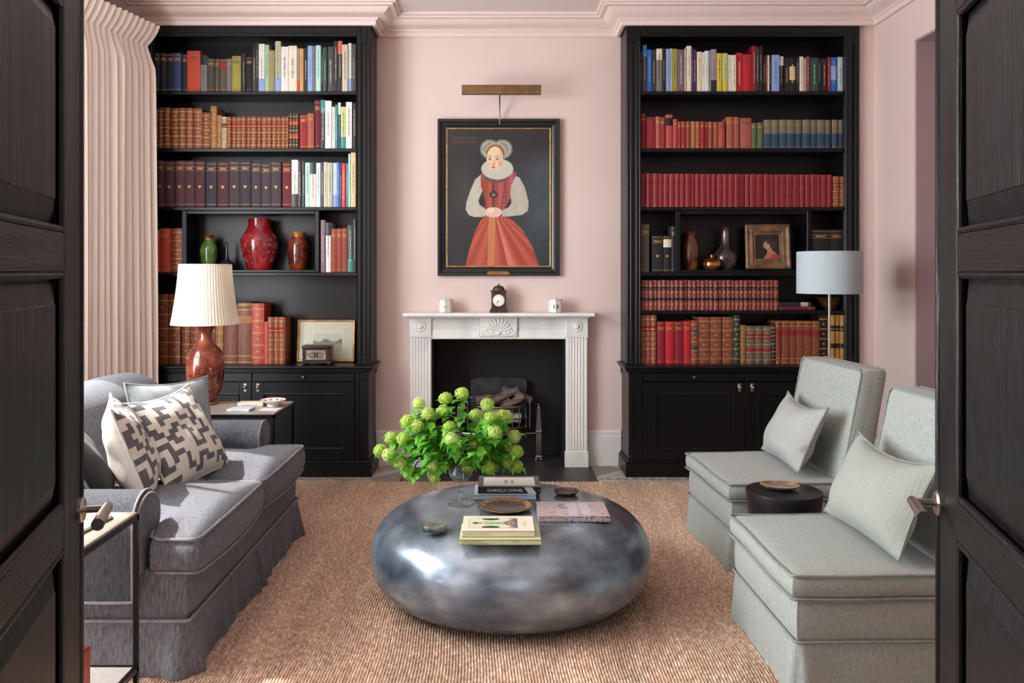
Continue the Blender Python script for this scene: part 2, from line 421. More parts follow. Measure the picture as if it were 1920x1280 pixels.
# ---------------------------------------------------------------- jute rug
JUTE = mat('jute', 'aa866e', 'f2e4d4', rough=.9, ns=26, st=(3.2, 1.7, 1), bump=.9, bs=110, bst=(1, .8, 1), c3='cdae96', lo=.3, hi=.72, det=9, spec=.2)
def streaks(m, amt, scale, st):
    """broad dye variation along the cords"""
    nt = m.node_tree; bs = nt.nodes['Principled BSDF']; src = bs.inputs['Base Color'].links[0].from_socket
    tc = nt.nodes.new('ShaderNodeTexCoord'); mp = nt.nodes.new('ShaderNodeMapping'); mp.inputs['Scale'].default_value = st
    nz = nt.nodes.new('ShaderNodeTexNoise'); nz.inputs['Scale'].default_value = scale; nz.inputs['Detail'].default_value = 4
    mr = nt.nodes.new('ShaderNodeMapRange'); mr.inputs[1].default_value = .3; mr.inputs[2].default_value = .7; mr.inputs[3].default_value = 1 - amt; mr.inputs[4].default_value = 1 + amt
    mx = nt.nodes.new('ShaderNodeMix'); mx.data_type = 'RGBA'; mx.blend_type = 'MULTIPLY'; mx.inputs[0].default_value = 1
    cb = nt.nodes.new('ShaderNodeCombineColor')
    nt.links.new(tc.outputs['Object'], mp.inputs[0]); nt.links.new(mp.outputs[0], nz.inputs['Vector']); nt.links.new(nz.outputs[0], mr.inputs[0])
    for i in range(3): nt.links.new(mr.outputs[0], cb.inputs[i])
    nt.links.new(src, mx.inputs[6]); nt.links.new(cb.outputs[0], mx.inputs[7]); nt.links.new(mx.outputs[2], bs.inputs['Base Color'])
streaks(JUTE, .2, 3.2, (1.6, .16, 1))
b = B(); X0, X1, Y0, Y1, p = -2.3, 2.3, 1.25, 5.80, .0115
n = int((X1 - X0) / p); pr = []
for i in range(n):
    x = X0 + i * p
    pr += [(x, .006), (x + p * .25, .0115), (x + p * .5, .013), (x + p * .75, .0115)]
pr = [(X0, 0)] + pr + [(X1, .006), (X1, 0)]
ys = [Y0 + (Y1 - Y0) * j / 40 for j in range(41)]
rows = [[b.bm.verts.new((x + .006 * math.sin(y * 3.1 + x * 2) + .004 * math.sin(y * 9 + x * 5), y, z)) for x, z in pr] for y in ys]
for r0, r1 in zip(rows, rows[1:]):
    for k in range(len(pr) - 1): b.bm.faces.new((r0[k], r0[k + 1], r1[k + 1], r1[k]))
b.bm.faces.new(rows[-1]); b.bm.faces.new(rows[0][::-1])
rug = b.obj('jute_rug', JUTE, angle=60, org=(0, 3.5, 0)); tag(rug, 'large woven natural jute rug covering the parquet floor', 'rug')
b = B()
for i in range(0, n, 2):
    x = X0 + i * p + random.uniform(-.003, .003); l = random.uniform(.010, .024)
    b.tube([(x, 5.795, .007), (x + .004, 5.80 + l * .7, .010), (x + .010, 5.80 + l, .007), (x + .015, 5.795, .006)], .0045, 5)
tag(b.obj('fringe', JUTE, rug), kind='stuff')
# ---------------------------------------------------------------- built-in bookcases
SH = dict(top=3.146, s1=2.757, s2=2.346, s3=1.924, s4=1.453, s5=1.178, cn=.79)
def bookcase(sg, label, five):
    """sg -1 left, +1 right; |x| from .92 (inner edge) to 2.60"""
    root = thing('bookcase', label, 'bookcase', (sg * 1.76, 6.2, 0))
    def bb(name, x0, x1, y0, y1, z0, z1, bev=.002, par=None): return B().box(sg * x0, sg * x1, y0, y1, z0, z1, bev, 1).obj(name, BLACK, par or root, smooth=False)
    a0, a1, i0, i1 = .918, 2.592, 1.02, 2.49; yf, yb = YF, YB - .006
    bb('back_panel', a0, a1, yb - .014, yb, .7, 3.235)
    bb('side_panel', a0, i0 - .06, yf + .02, yb - .015, .79, 3.235); bb('side_panel', i1 + .06, a1, yf + .02, yb - .015, .79, 3.235)
    bb('inner_side', i0 - .06, i0, yf + .03, yb - .015, .79, 3.235); bb('inner_side', i1, i1 + .06, yf + .03, yb - .015, .79, 3.235)
    for x0, x1 in ((a0, i0), (i1, a1)):
        b = B(); w = x1 - x0; c = (x0 + x1) / 2                       # stile with a sunk panel and beaded edge
        st = bb('pilaster', x0 + .001, x1, yf + .012, yf + .03, .79, 3.235)
        for q0, q1 in ((x0, c - .022), (c + .022, x1)): b.box(sg * q0, sg * q1, yf, yf + .012, .79, 3.235, .002, 1)
        b.box(sg * (c - .022), sg * (c + .022), yf, yf + .012, 3.10, 3.235, .002, 1).box(sg * (c - .022), sg * (c + .022), yf, yf + .012, .79, .86, .002, 1)
        b.obj('pilaster_frame', BLACK, st, smooth=False)
        b = B()
        for q in (c - .019, c + .019, x0 + .006, x1 - .006): b.tube([(sg * q, yf + .003, .80), (sg * q, yf + .003, 3.10)], .005, 6)
        b.obj('bead', BLACK, st)
    hd = bb('header', i0, i1, yf, yf + .03, SH['top'], 3.236)
    b = B().box(sg * (i0 + .05), sg * (i1 - .05), yf - .004, yf, 3.168, 3.215, .003, 1); b.obj('header_panel', BLACK, hd, smooth=False)
    b = B().box(sg * i0, sg * i1, yf + .02, yb - .015, SH['top'] + .03, SH['top'] + .06); b.obj('top_board', BLACK, root, smooth=False)
    for k in ('s1', 's2', 's3', 's4') + (('s5',) if five else ()):
        bb('shelf', i0, i1, yf + .018, yb - .015, SH[k] - .026, SH[k], .004)
    d0, d1 = ((1.294, 1.326), (2.25, 2.284)) if sg < 0 else ((1.278, 1.312), (2.224, 2.254))
    for q0, q1 in (d0, d1): bb('divider', q0, q1, yf + .025, yb - .015, SH['s4'], SH['s3'] - .026, .003)
    bb('niche_floor', d0[1], d1[0], yf + .03, yb - .015, SH['s4'], 1.472, .003)
    bb('niche_top', d0[1], d1[0], yf + .03, yb - .015, SH['s3'] - .05, SH['s3'] - .026, .003)
    # counter and base
    b = B().box(sg * (a0 - .03), sg * (a1 + .02), yf - .10, yb, .772, .79, .005, 2).box(sg * (a0 - .02), sg * (a1 + .015), yf - .085, yb, .756, .772, .004, 1).box(sg * (a0 - .008), sg * (a1 + .008), yf - .065, yb, .742, .756, .003, 1)
    b.obj('counter', BLACK, root, smooth=False)
    yc = 5.99
    bb('carcass', a0 + .006, a1, yc + .02, yb - .015, .05, .742)
    pl = B().box(sg * (a0 - .018), sg * (a1 + .01), yc - .025, yb, 0, .10, .002, 1).box(sg * (a0 - .010), sg * (a1 + .006), yc - .014, yb, .10, .115, .005, 2)
    pl.obj('plinth', BLACK, root, smooth=False)
    for x0, x1 in ((a0 + .006, i0), (i1, a1)):
        st = bb('base_pilaster', x0, x1, yc + .004, yc + .02, .115, .742); c = (x0 + x1) / 2
        b = B()
        for q0, q1 in ((x0, c - .02), (c + .02, x1)): b.box(sg * q0, sg * q1, yc - .006, yc + .004, .115, .742, .002, 1)
        b.box(sg * (c - .02), sg * (c + .02), yc - .006, yc + .004, .115, .16, .002, 1).box(sg * (c - .02), sg * (c + .02), yc - .006, yc + .004, .69, .742, .002, 1)
        b.obj('pilaster_frame', BLACK, st, smooth=False)
    mid = (i0 + i1) / 2
    for x0, x1, kx in ((i0 + .004, mid - .002, 1.386), (mid + .002, i1 - .004, 2.127)):
        sl = bb('pull_out_slide', x0, x1, yc, yc + .02, .678, .738, .003)
        B().lathe([(0, 0), (.005, 0), (.005, .012), (.011, .014), (.012, .02), (.008, .026), (0, .027)], n=14).obj_at('knob', NICKEL, sl, (sg * kx, yc, .711))
        dr = bb('cupboard_door', x0, x1, yc + .004, yc + .02, .118, .674, .003)
        for name, e, y in (('door_panel', .085, yc - .001),):
            b = B()
            X0, X1, Z0, Z1 = x0, x1, .118, .674
            b.box(sg * X0, sg * (X0 + e), yc - .006, yc + .004, Z0, Z1, .002, 1).box(sg * (X1 - e), sg * X1, yc - .006, yc + .004, Z0, Z1, .002, 1)
            b.box(sg * (X0 + e), sg * (X1 - e), yc - .006, yc + .004, Z0, Z0 + e, .002, 1).box(sg * (X0 + e), sg * (X1 - e), yc - .006, yc + .004, Z1 - e, Z1, .002, 1)
            b.obj('door_frame', BLACK, dr, smooth=False)
            b = B(); q = [(sg * (X0 + e), yc, Z0 + e), (sg * (X1 - e), yc, Z0 + e), (sg * (X1 - e), yc, Z1 - e), (sg * (X0 + e), yc, Z1 - e)]
            for k in range(4): b.tube([q[k], q[(k + 1) % 4]], .008, 8)
            b.obj('panel_moulding', BLACK, dr)
        xk = mid - .045 if x0 < mid - .1 else mid + .045
        b = B().box(sg * (xk - .011), sg * (xk + .011), yc - .010, yc - .006, .607, .667, .002, 1).box(sg * (xk - .004), sg * (xk + .004), yc - .028, yc - .01, .622, .652, .002, 1).ell((sg * xk, yc - .026, .637), .009, .008, .012)
        b.obj('handle', NICKEL, dr)
    return root
def obj_at(s, name, m, parent, loc):
    """a lathe built upright, turned to point at the camera (-y) at loc"""
    s.bm.transform(Matrix.Translation(Vector(loc)) @ Matrix.Rotation(R(90), 4, 'X'))
    return s.obj(name, m, parent)
B.obj_at = obj_at
bookcase(-1, 'tall black built-in bookcase left of the fireplace, behind the lamp and sofa', False)
bookcase(1, 'tall black built-in bookcase right of the fireplace, behind the pale armchairs', True)
# ---------------------------------------------------------------- books
PAL = {}
for q in ('nv 1d2433 navy|bl 29406c blue|or c44a30 orange-red|gy 78756f grey|dg 45433f charcoal|gb 5b5148 taupe|ol a0973c olive-yellow|bk 18171a black|'
          'wh e6e4de white|cr eadfc6 cream|pg a5c29f pale-green|ot 9c9468 olive-tan|lb 8da8dc light-blue|mi b3e2d3 mint|gn 1d4a3c dark-green|bg cdc1a8 beige|'
          'tn 8a4d28 tan|rt 96543a russet|lt b07a48 light-tan|br 84462a brown|rd 98262c red|bu 6b1c2b burgundy|tl 2b8c86 teal|mr 4d2932 maroon|pu 41353f plum|pn 352f3e purple-navy|'
          'sa b5b69b sage|pe e6c291 peach|mg d21f3a crimson|mv 7d5f6e mauve|bb 2166c0 bright-blue|cy 2a8fd0 sky-blue|wb cfe0f0 ice-blue|db 2a1c18 dark-brown|'
          'pp 4d2b5c purple|li a68fa4 lilac|ye d9c04a yellow|yg c5cc7a yellow-green|rr c01f2b bright-red|dr 8c1a28 dark-red|rb 9c4a3c red-brown|co b84a46 coral|'
          'cl d4615a salmon|to a65a40 terracotta|rs a85a50 rose-brown|mg2 5d6b42 moss-green|bg2 2c4a5e slate-blue|sc 962028 scarlet|ta d0a050 amber|gg 77705f stone|dk 23283a midnight').split('|'):
    c, h, n = q.split(' '); PAL[c] = (h, n.replace('-', ' '))
def bmat(code, kind):
    h = PAL[code][0]; r, g, bl_ = (int(h[i:i + 2], 16) for i in (0, 2, 4))
    h2 = ''.join('%02x' % max(0, min(255, int(v * (.78 if kind == 'L' else .92)))) for v in (r, g, bl_))
    return mat('book_%s_%s' % (kind, code), h, h2, rough={'L': .42, 'C': .7, 'J': .4}[kind], ns=60 if kind == 'L' else 30, st=(1, 1, .5), bump=.15 if kind == 'L' else 0, bs=200)
PAGES = mat('page_edges', 'e0d6c0', 'cfc2a6', rough=.9, ns=40, st=(12, .3, .3))
GILT = mat('gilt_tooling', 'c9a05e', 'a87c3c', rough=.45, metal=.35, ns=90)
INK = mat('dark_lettering', '4a4744', rough=.6)
PALE = mat('pale_lettering', 'd8d2c4', rough=.6)
ORD = 'first second third fourth fifth sixth seventh eighth ninth tenth eleventh twelfth thirteenth fourteenth fifteenth sixteenth seventeenth eighteenth nineteenth twentieth'.split()
TENS = {2: 'twenty', 3: 'thirty', 4: 'forty', 5: 'fifty'}
def ordinal(i):
    if i <= 20: return ORD[i - 1]
    t, u = divmod(i, 10)
    return {3: 'thirtieth', 4: 'fortieth', 5: 'fiftieth'}[t] if u == 0 else TENS[t] + '-' + ORD[u - 1]
def spine_pts(w, bul, off=0, n=5):
    return [(-w / 2 - off + (w + 2 * off) * i / n, -(bul + off) * math.sin(PI * i / n) - off * .6) for i in range(n + 1)]
def strip(b, w, bul, z0, z1, off=.0011, frac=1.0):
    P = spine_pts(w * frac, bul if frac == 1 else bul * .55, off)
    if frac < 1: P = [(x, y - bul * .45) for x, y in P]
    lo = [b.bm.verts.new((x, y, z0)) for x, y in P]; hi = [b.bm.verts.new((x, y, z1)) for x, y in P]
    for i in range(len(P) - 1): b.bm.faces.new((lo[i], lo[i + 1], hi[i + 1], hi[i]))
    f0 = [b.bm.verts.new((P[0][0], P[0][1] + .002, z)) for z in (z0, z1)]
    return b
def book(w, h, d, code, kind, lab=None, loc=(0, 0, 0), mtx=None, rng=random, style=''):
    """spine at local -y, standing on z = 0"""
    bul = min(.006, w * .2) if kind != 'J' else min(.002, w * .1); t = min(.003, w * .12)
    ST = lambda o: tag(o, kind='stuff')
    out = [(-w / 2, d)] + spine_pts(w, bul) + [(w / 2, d)]
    inn = [(w / 2 - t, d), (w / 2 - t, t), (-w / 2 + t, t), (-w / 2 + t, d)]
    b = B(); P = out + inn; n = len(P)
    lo = [b.bm.verts.new((x, y, 0)) for x, y in P]; hi = [b.bm.verts.new((x, y, h)) for x, y in P]
    for i in range(n): b.bm.faces.new((lo[i], lo[(i + 1) % n], hi[(i + 1) % n], hi[i]))
    b.bm.faces.new(hi); b.bm.faces.new(lo[::-1])
    bmesh.ops.triangulate(b.bm, faces=[f for f in b.bm.faces if len(f.verts) > 4]); bmesh.ops.recalc_face_normals(b.bm, faces=b.bm.faces[:])
    o = b.obj('book', bmat(code, kind), angle=30)
    o.matrix_world = mtx if mtx is not None else Matrix.Translation(Vector(loc)); WM[o.name] = o.matrix_world.copy()
    B().box(-w / 2 + t, w / 2 - t, t, d - .004, .003, h - .004).obj('page_block', PAGES, o, True, smooth=False)
    g = None
    if kind == 'L':
        nb = 5 if h > .15 else 4; b = B()
        for i in range(nb):
            z = h * (i + .55) / nb
            if style in ('M', 'V'): continue
            strip(b, w, bul, z - .0035, z + .0035, .0022)
        if style == 'M':
            for z in (.03, .13, .88, .96): strip(b, w, bul, h * z - .003, h * z + .003, .001)
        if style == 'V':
            for sx in (-1,):  # rose strip by the left edge: rounded spine's sheen put in as colour
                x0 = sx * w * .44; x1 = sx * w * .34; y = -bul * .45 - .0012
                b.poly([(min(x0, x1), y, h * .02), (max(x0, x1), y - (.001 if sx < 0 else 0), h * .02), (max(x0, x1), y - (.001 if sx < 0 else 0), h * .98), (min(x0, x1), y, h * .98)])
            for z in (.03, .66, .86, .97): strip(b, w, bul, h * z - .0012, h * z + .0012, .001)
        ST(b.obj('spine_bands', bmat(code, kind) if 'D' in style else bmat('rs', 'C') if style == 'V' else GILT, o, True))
        if lab:
            b = B(); hs = [.72] if '2' not in style else [.72, .36]
            for zz in hs: strip(b, w, bul, h * (zz - .055), h * (zz + .06), .0014)
            ST(b.obj('title_label', bmat(lab, 'C'), o, True))
        b = B()
        for i in range(nb):
            z = h * (i + 1.05) / nb
            if z < h - .01 and style not in ('M', 'V'): strip(b, w, bul, z - .005, z + .005, .0010, .35)
        if len(b.bm.verts): ST(b.obj('gilt_ornament', GILT, o, True))
        else: b.bm.free()
    elif kind == 'C':
        b = B(); m = GILT
        for z in (.80, .87, .95, .06): strip(b, w, bul, h * z - .0012, h * z + .0012, .0008)
        strip(b, w, bul, h * .825, h * .85, .0009, .6)
        if style == 'M': strip(b, w, bul, h * .43, h * .47, .001, .4); strip(b, w, bul, h * .405, h * .43, .001, .2)
        if style == 'B': m = INK
        ST(b.obj('gilt_titling', m, o, True))
        if lab:
            b = B(); strip(b, w, bul, h * .68, h * .9, .0016); b.obj('title_label', bmat(lab, 'C'), o, True)
        if style == 'H':
            b = B(); strip(b, w, bul, h * .52, h * .995, .0006); b.obj('spine_head', bmat('gg', 'C'), o, True)
    else:
        if lab:
            b = B(); z0, z1 = {'t': (.74, 1.0), 'b': (.0, .28), 'm': (.35, .75)}.get(style or 't', (.74, 1.0))
            strip(b, w, bul, h * z0 + .0004, h * z1 - .0004, .0005); b.obj('jacket_block', bmat(lab, 'J'), o, True)
        hh = PAL[code][0]; lum = sum(int(hh[i:i + 2], 16) for i in (0, 2, 4)) / 3
        b = B(); z = h * rng.uniform(.18, .3); ze = h * rng.uniform(.68, .9); q = w * rng.uniform(.12, .2)
        while z < ze:
            l = rng.uniform(.002, .005); y = -bul - .0009
            b.poly([(-q / 2, y, z), (q / 2, y, z), (q / 2, y, z + l), (-q / 2, y, z + l)]); z += l + rng.choice((.002, .002, .006))
        ST(b.obj('spine_lettering', INK if lum > 110 else PALE, o, True, smooth=False))
    return o
KW = {'L': 'leather-bound book', 'C': 'cloth-bound book', 'J': 'jacketed book'}
def shelf(data, ox, oy, sc, bottom, zs, place, cat='books', D=6.095):
    rng = random.Random(len(data) * 31 + int(bottom)); items = []
    for q in data.replace('\n', ';').split(';'):
        q = q.split()
        if not q: continue
        x0, x1, t = map(float, q[0].split('-')); kind = q[2][0]; style = q[2][1:]
        items.append((x0, x1, t, q[1], kind, style, q[3] if len(q) > 3 else None))
    for i, (x0, x1, t, code, kind, style, lab) in enumerate(items):
        X0, X1 = WX(ox + x0 / sc, D), WX(ox + x1 / sc, D); h = WZ(oy + t / sc, D) - zs
        d = {'L': min(.19, max(.12, h * .7)), 'C': min(.19, max(.12, h * .68)), 'J': min(.2, max(.14, h * .74))}[kind]
        dy = rng.uniform(-.006, .010)
        o = book(max(.006, X1 - X0 - .001), h, d, code, kind, lab, ((X0 + X1) / 2, D + dy, zs + .0008), rng=rng, style=style)
        tag(o, '%s %s, %s from the left on %s' % (PAL[code][1], KW[kind], ordinal(i + 1), place), 'book', cat)
L1 = '''40-73-176 nv C;76-129-175 nv C;132-184-175 nv C;187-242-178 nv C;245-313-178 bl C;317-357-185 nv C;360-471-160 or CB;472-526-195 gy Jt bk;528-589-222 dg C;597-632-228 gb C;634-688-228 gb C rd;690-735-225 gy C
737-811-203 ol CB;815-848-185 bk J;852-903-205 bk C;906-932-105 dg J bk;934-958-85 bk J;960-1009-100 wh Jb lb;1012-1047-108 pg J;1048-1096-158 ot C;1098-1146-78 sa Jb lb;1149-1209-125 wh J;1210-1280-117 cr J;1281-1301-135 li Jb or;1302-1334-138 ta J
1336-1369-130 bk J;1370-1411-115 lb J;1412-1437-118 gy J;1438-1479-112 mi J;1480-1499-125 bk J;1500-1533-130 gn J;1536-1585-122 dg J;1586-1622-75 bk J;1623-1659-75 bk Jt cl;1660-1707-108 bg J;1708-1735-93 wh Jb lb;1738-1776-103 dg J'''
L2 = '''80-114-638 tn L;117-156-635 tn L;165-217-635 tn L;221-284-640 tn L;287-347-638 tn L;350-407-638 rt L;411-483-640 rt L;484-550-675 tn L;554-606-620 lt L;607-649-697 lt L;650-691-710 bg L bk
694-731-712 rt L rd;732-770-712 rt L rd;771-812-712 rt L rd;813-854-712 rt L rd;855-892-712 rt L rd;894-944-712 rt L rd;946-979-712 rt L rd;981-1029-712 rt L rd;1031-1067-712 rt L rd;1069-1109-712 rt L rd;1111-1146-712 rt L rd;1148-1187-712 rt L rd;1189-1212-712 rt L rd
1214-1241-680 dg L2 or;1242-1266-680 dg L2 or;1267-1291-680 dg L2 or;1302-1369-695 rd C;1371-1425-683 to C;1426-1476-572 bu C;1478-1516-567 bk Jt tl;1517-1571-578 wh J;1572-1599-628 wh J;1600-1623-610 tl J;1624-1646-590 bl J wh;1647-1690-625 yg Jb tl;1692-1742-588 wh J;1745-1776-595 db Jb bk'''
L3 = '''104-164-92 mr CM;166-252-98 mr CM;256-336-95 mr CM;339-422-97 mr CM;425-509-98 mr CM;518-607-105 pn CM;610-704-103 mr CM;710-799-97 pu CM;803-891-97 pn CM;895-977-108 pu CM;983-1061-117 pu CM;1066-1149-105 pu CM;1156-1233-110 bu CM
1235-1289-88 wh Jb db;1290-1319-100 bk J;1320-1349-98 bk J;1350-1389-112 mi J;1390-1441-112 cr Jt nv;1443-1479-115 wb J;1480-1504-110 dg J;1505-1534-108 bg J;1535-1579-113 sa J;1580-1613-113 wb Jb lb;1614-1637-108 bb J;1638-1656-118 bk J;1657-1689-117 mg J;1690-1711-117 tl J;1712-1729-38 mi J;1730-1773-20 pe J'''
L4a = '105-132-672 or C;135-218-662 or Cs;220-318-662 rb L'
L4b = '1478-1519-592 mv J;1520-1563-615 wh Jt bk;1566-1611-665 rb C;1613-1656-663 rb C;1658-1703-660 rb C;1706-1749-635 gn Jb tl;1752-1776-585 bk J'
L5 = '82-146-165 br L;149-219-165 br L;224-274-200 tn L;279-341-210 rb L;344-428-200 br L;431-477-215 lt L;479-557-222 br LM;560-646-215 br LM lt;648-721-220 or L;722-741-330 cl C;742-775-302 to L rd;777-809-302 to L rd;811-846-302 to L rd'
lb = 'of left bookcase'
shelf(L1, 270, 60, 4.465, 485, SH['s1'], 'top shelf ' + lb)
shelf(L2, 270, 60, 4.465, 968, SH['s2'], 'second shelf ' + lb)
shelf(L3, 270, 280, 4.465, 478, SH['s3'], 'third shelf ' + lb)
shelf(L4a, 270, 280, 4.465, 1030, SH['s4'], 'fourth shelf, near the curtain')
shelf(L4b, 270, 280, 4.465, 1031, SH['s4'], 'fourth shelf, right of the vases')
shelf(L5, 270, 500, 3.2, 583, SH['cn'], 'lamp-side cupboard top ' + lb)
R1 = '''195-214-140 bk J;215-244-98 dg Jt cy;247-281-132 bb J;284-314-132 dg J;316-357-125 gy Jt cr;358-383-118 bk J;385-416-125 lb J;418-432-120 wb J;433-473-122 ol J;476-521-128 mv J;523-540-125 sa J;541-573-102 cr J;574-586-110 pp J;587-613-128 pp J;616-649-145 cr J;650-671-148 cr J;672-699-140 wh J
700-719-135 mi J;720-759-125 li Jb nv;762-799-155 ye J;803-839-157 yg Jb ye;842-869-168 wh J;870-901-172 cr J;903-951-152 rr J;953-1017-165 rr CB;1018-1049-103 dr J;1050-1073-108 gn J;1074-1098-105 db J;1102-1116-185 bk J;1117-1131-172 bu J;1132-1147-172 cr J;1148-1163-172 bk J;1165-1218-170 lb J
1219-1253-177 bk Jt wh;1257-1293-190 bk J;1295-1339-190 bk Jm pe;1340-1363-188 bk J;1366-1395-183 cr J;1396-1418-192 wh J;1419-1446-180 rb J;1448-1501-192 gn J;1503-1531-193 bk J;1535-1571-195 db J;1575-1593-186 rd J;1597-1641-188 bb Jm lb;1648-1696-183 wb J'''
R2 = '''200-239-600 dr C;243-308-627 sc CB;311-348-622 to C;349-384-627 rd C;387-435-608 co C bk;438-472-640 co C;474-499-658 rd C;500-531-658 rd C;532-564-658 rb C;566-607-657 lt C;609-639-657 to C;641-669-658 rd C;670-698-658 rd C;699-728-660 rb C;731-771-660 to C;774-821-660 co CB;832-881-625 to C;883-926-625 to C;932-1013-633 rs CB
1014-1055-668 mg2 C;1060-1103-665 mg2 C;1107-1163-645 bg2 CH;1165-1216-645 bg2 CH;1218-1273-645 bg2 CH;1274-1327-645 bg2 CH;1330-1386-645 bg2 CH;1389-1441-645 bg2 CH;1443-1493-645 bg2 CH;1496-1551-645 bg2 CH;1553-1599-645 bg2 CH;1606-1649-645 bg2 CH;1653-1695-645 bg2 CH'''
e = [203, 242, 275, 294, 332, 371, 411, 455, 492, 530, 567, 603, 642, 684, 723, 762, 806, 846, 889, 927, 968, 1003, 1048, 1106, 1147, 1186, 1227, 1270, 1322, 1375, 1411, 1450, 1494, 1532, 1572, 1606]
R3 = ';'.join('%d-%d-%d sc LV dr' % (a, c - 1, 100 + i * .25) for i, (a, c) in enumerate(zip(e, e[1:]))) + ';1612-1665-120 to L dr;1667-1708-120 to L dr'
R4a = '204-264-472 gb C;284-366-555 bk CM;369-426-555 bk CM cr;428-458-485 dk C'
R4b = '1455-1584-510 bk CM;1588-1694-510 bk CM'
e = [165 + 25.8 * i for i in range(33)]
R5 = ';'.join('%d-%d-%d rb LD2 bk' % (a, c - 1, 80 + (i * 7 % 5)) for i, (a, c) in enumerate(zip(e, e[1:])))
R6 = '''163-195-290 to L rd;196-228-288 to L rd;229-259-289 to L rd;264-309-328 dr C;312-364-328 rr C;367-420-328 dr C;421-466-326 rr C;468-508-322 rt L2 dg;510-581-302 rt L;584-649-302 rt L;655-721-302 rt L;723-757-290 gn L;761-796-350 lt L;798-847-355 gg L2 rd;849-896-355 gg L2 rd;899-946-355 gg L2 rd
948-974-345 db L;975-1006-325 rb LM sc;1010-1056-323 rt LM sc;1057-1099-325 rt LM sc;1100-1146-324 rt LM sc;1147-1193-325 rt LM sc;1194-1236-325 rt LM sc;1238-1286-288 db L;1288-1300-292 lt C;1301-1331-288 ta L2 bk;1332-1363-288 ta L2 bk;1364-1396-290 ta L2 bk'''
rb = 'of right bookcase'
shelf(R1, 1150, 60, 3.918, 432, SH['s1'], 'top shelf ' + rb)
shelf(R2, 1150, 60, 3.918, 855, SH['s2'], 'second shelf ' + rb)
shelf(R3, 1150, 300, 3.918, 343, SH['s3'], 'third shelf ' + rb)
shelf(R4a, 1150, 300, 3.918, 825, SH['s4'], 'fourth shelf, left of the amber vase')
shelf(R4b, 1150, 300, 3.918, 825, SH['s4'], 'fourth shelf, above the drum lampshade')
shelf(R5, 1150, 500, 3.2, 262, SH['s5'], 'fifth shelf ' + rb)
shelf(R6, 1150, 500, 3.2, 583, SH['cn'], 'cupboard top ' + rb)
# two books lying flat at the right end of the fifth shelf
for w, h, d, c, lb_, z, X in ((.028, .265, .17, 'bu', 'burgundy book lying flat under a navy book on the fifth shelf', 1.1788, 2.158), (.027, .245, .165, 'dk', 'navy book lying flat on a burgundy book on the fifth shelf', 1.2078, 2.14)):
    m = axes((X - h / 2, 6.095, z + w / 2), (0, 0, 1), (0, 1, 0)); m = Matrix.Translation((X - h / 2, 6.1, z + w / 2)) @ Matrix.Rotation(R(90), 4, 'Y')
    o = book(w, h, d, c, 'C', 'bg' if c == 'dk' else None, mtx=m); tag(o, lb_, 'book', 'books')
# ---------------------------------------------------------------- fireplace
MARB = mat('white_marble', 'd9dcda', 'ebebe7', rough=.32, ns=7, st=(1, 1, .6), lo=.33, hi=.5, det=9)
fp = thing('fireplace', 'white marble fireplace with fluted jambs and a carved shell tablet', 'fireplace', (0, 6.2, 0))
YJ = 6.27
sh = B().box(-.702, .702, 6.14, YB - .003, 1.132, 1.156, .004).obj('mantel_shelf', MARB, fp, smooth=False)
B().box(-.672, .674, 6.20, YB - .003, 1.118, 1.132, .004).obj('shelf_moulding', MARB, sh, smooth=False)
b = B().box(-.53, .53, YJ + .012, YB - .003, .972, 1.118, .002, 1)
fr = b.obj('frieze', MARB, fp, smooth=False)
for x0, x1 in ((-.53, -.142), (.142, .53)):
    for i in range(5): B().tube([(x0, YJ + .012, 1.105 - i * .017), (x1, YJ + .012, 1.105 - i * .017)], .0075, 8).obj('reed', MARB, fr)
    B().box(x0, x1, YJ + .004, YJ + .014, .972, 1.022, .003, 1).obj('frieze_band', MARB, fr, smooth=False)
B().box(-.54, .54, YJ - .002, YB - .003, .957, .974, .003, 1).obj('frieze_fillet', MARB, fr, smooth=False)
tb = B().box(-.138, .138, YJ - .012, YJ + .03, .974, 1.118, .003, 1).obj('tablet', MARB, fp, smooth=False)
b = B(); c = Vector((0, YJ - .014, 1.010))
for i in range(9):
    a = R(-72 + 18 * i); d = Vector((math.sin(a), 0, math.cos(a))); L = .085 + .012 * math.cos(a)
    b.tube([c + d * .012, c + d * L * .5, c + d * L * .85, c + d * L], [.0035, .006, .009, .005], 8)
    b.ell(c + d * L, .009, .008, .009, 8, 6)
for s in (-1, 1):
    pts = [(s * (.07 + .035 * math.cos(t) * (1 - t / 9)), YJ - .014, 1.012 + .024 * math.sin(t) * (1 - t / 9)) for t in [k * .5 for k in range(14)]]
    b.tube(pts, .005, 6)
    b.tube([(s * .01, YJ - .013, .998), (s * .06, YJ - .014, .984), (s * .115, YJ - .013, .99), (s * .125, YJ - .013, 1.02)], .005, 6)
b.ell((0, YJ - .014, 1.0), .02, .012, .014)
b.obj('shell_carving', MARB, tb)
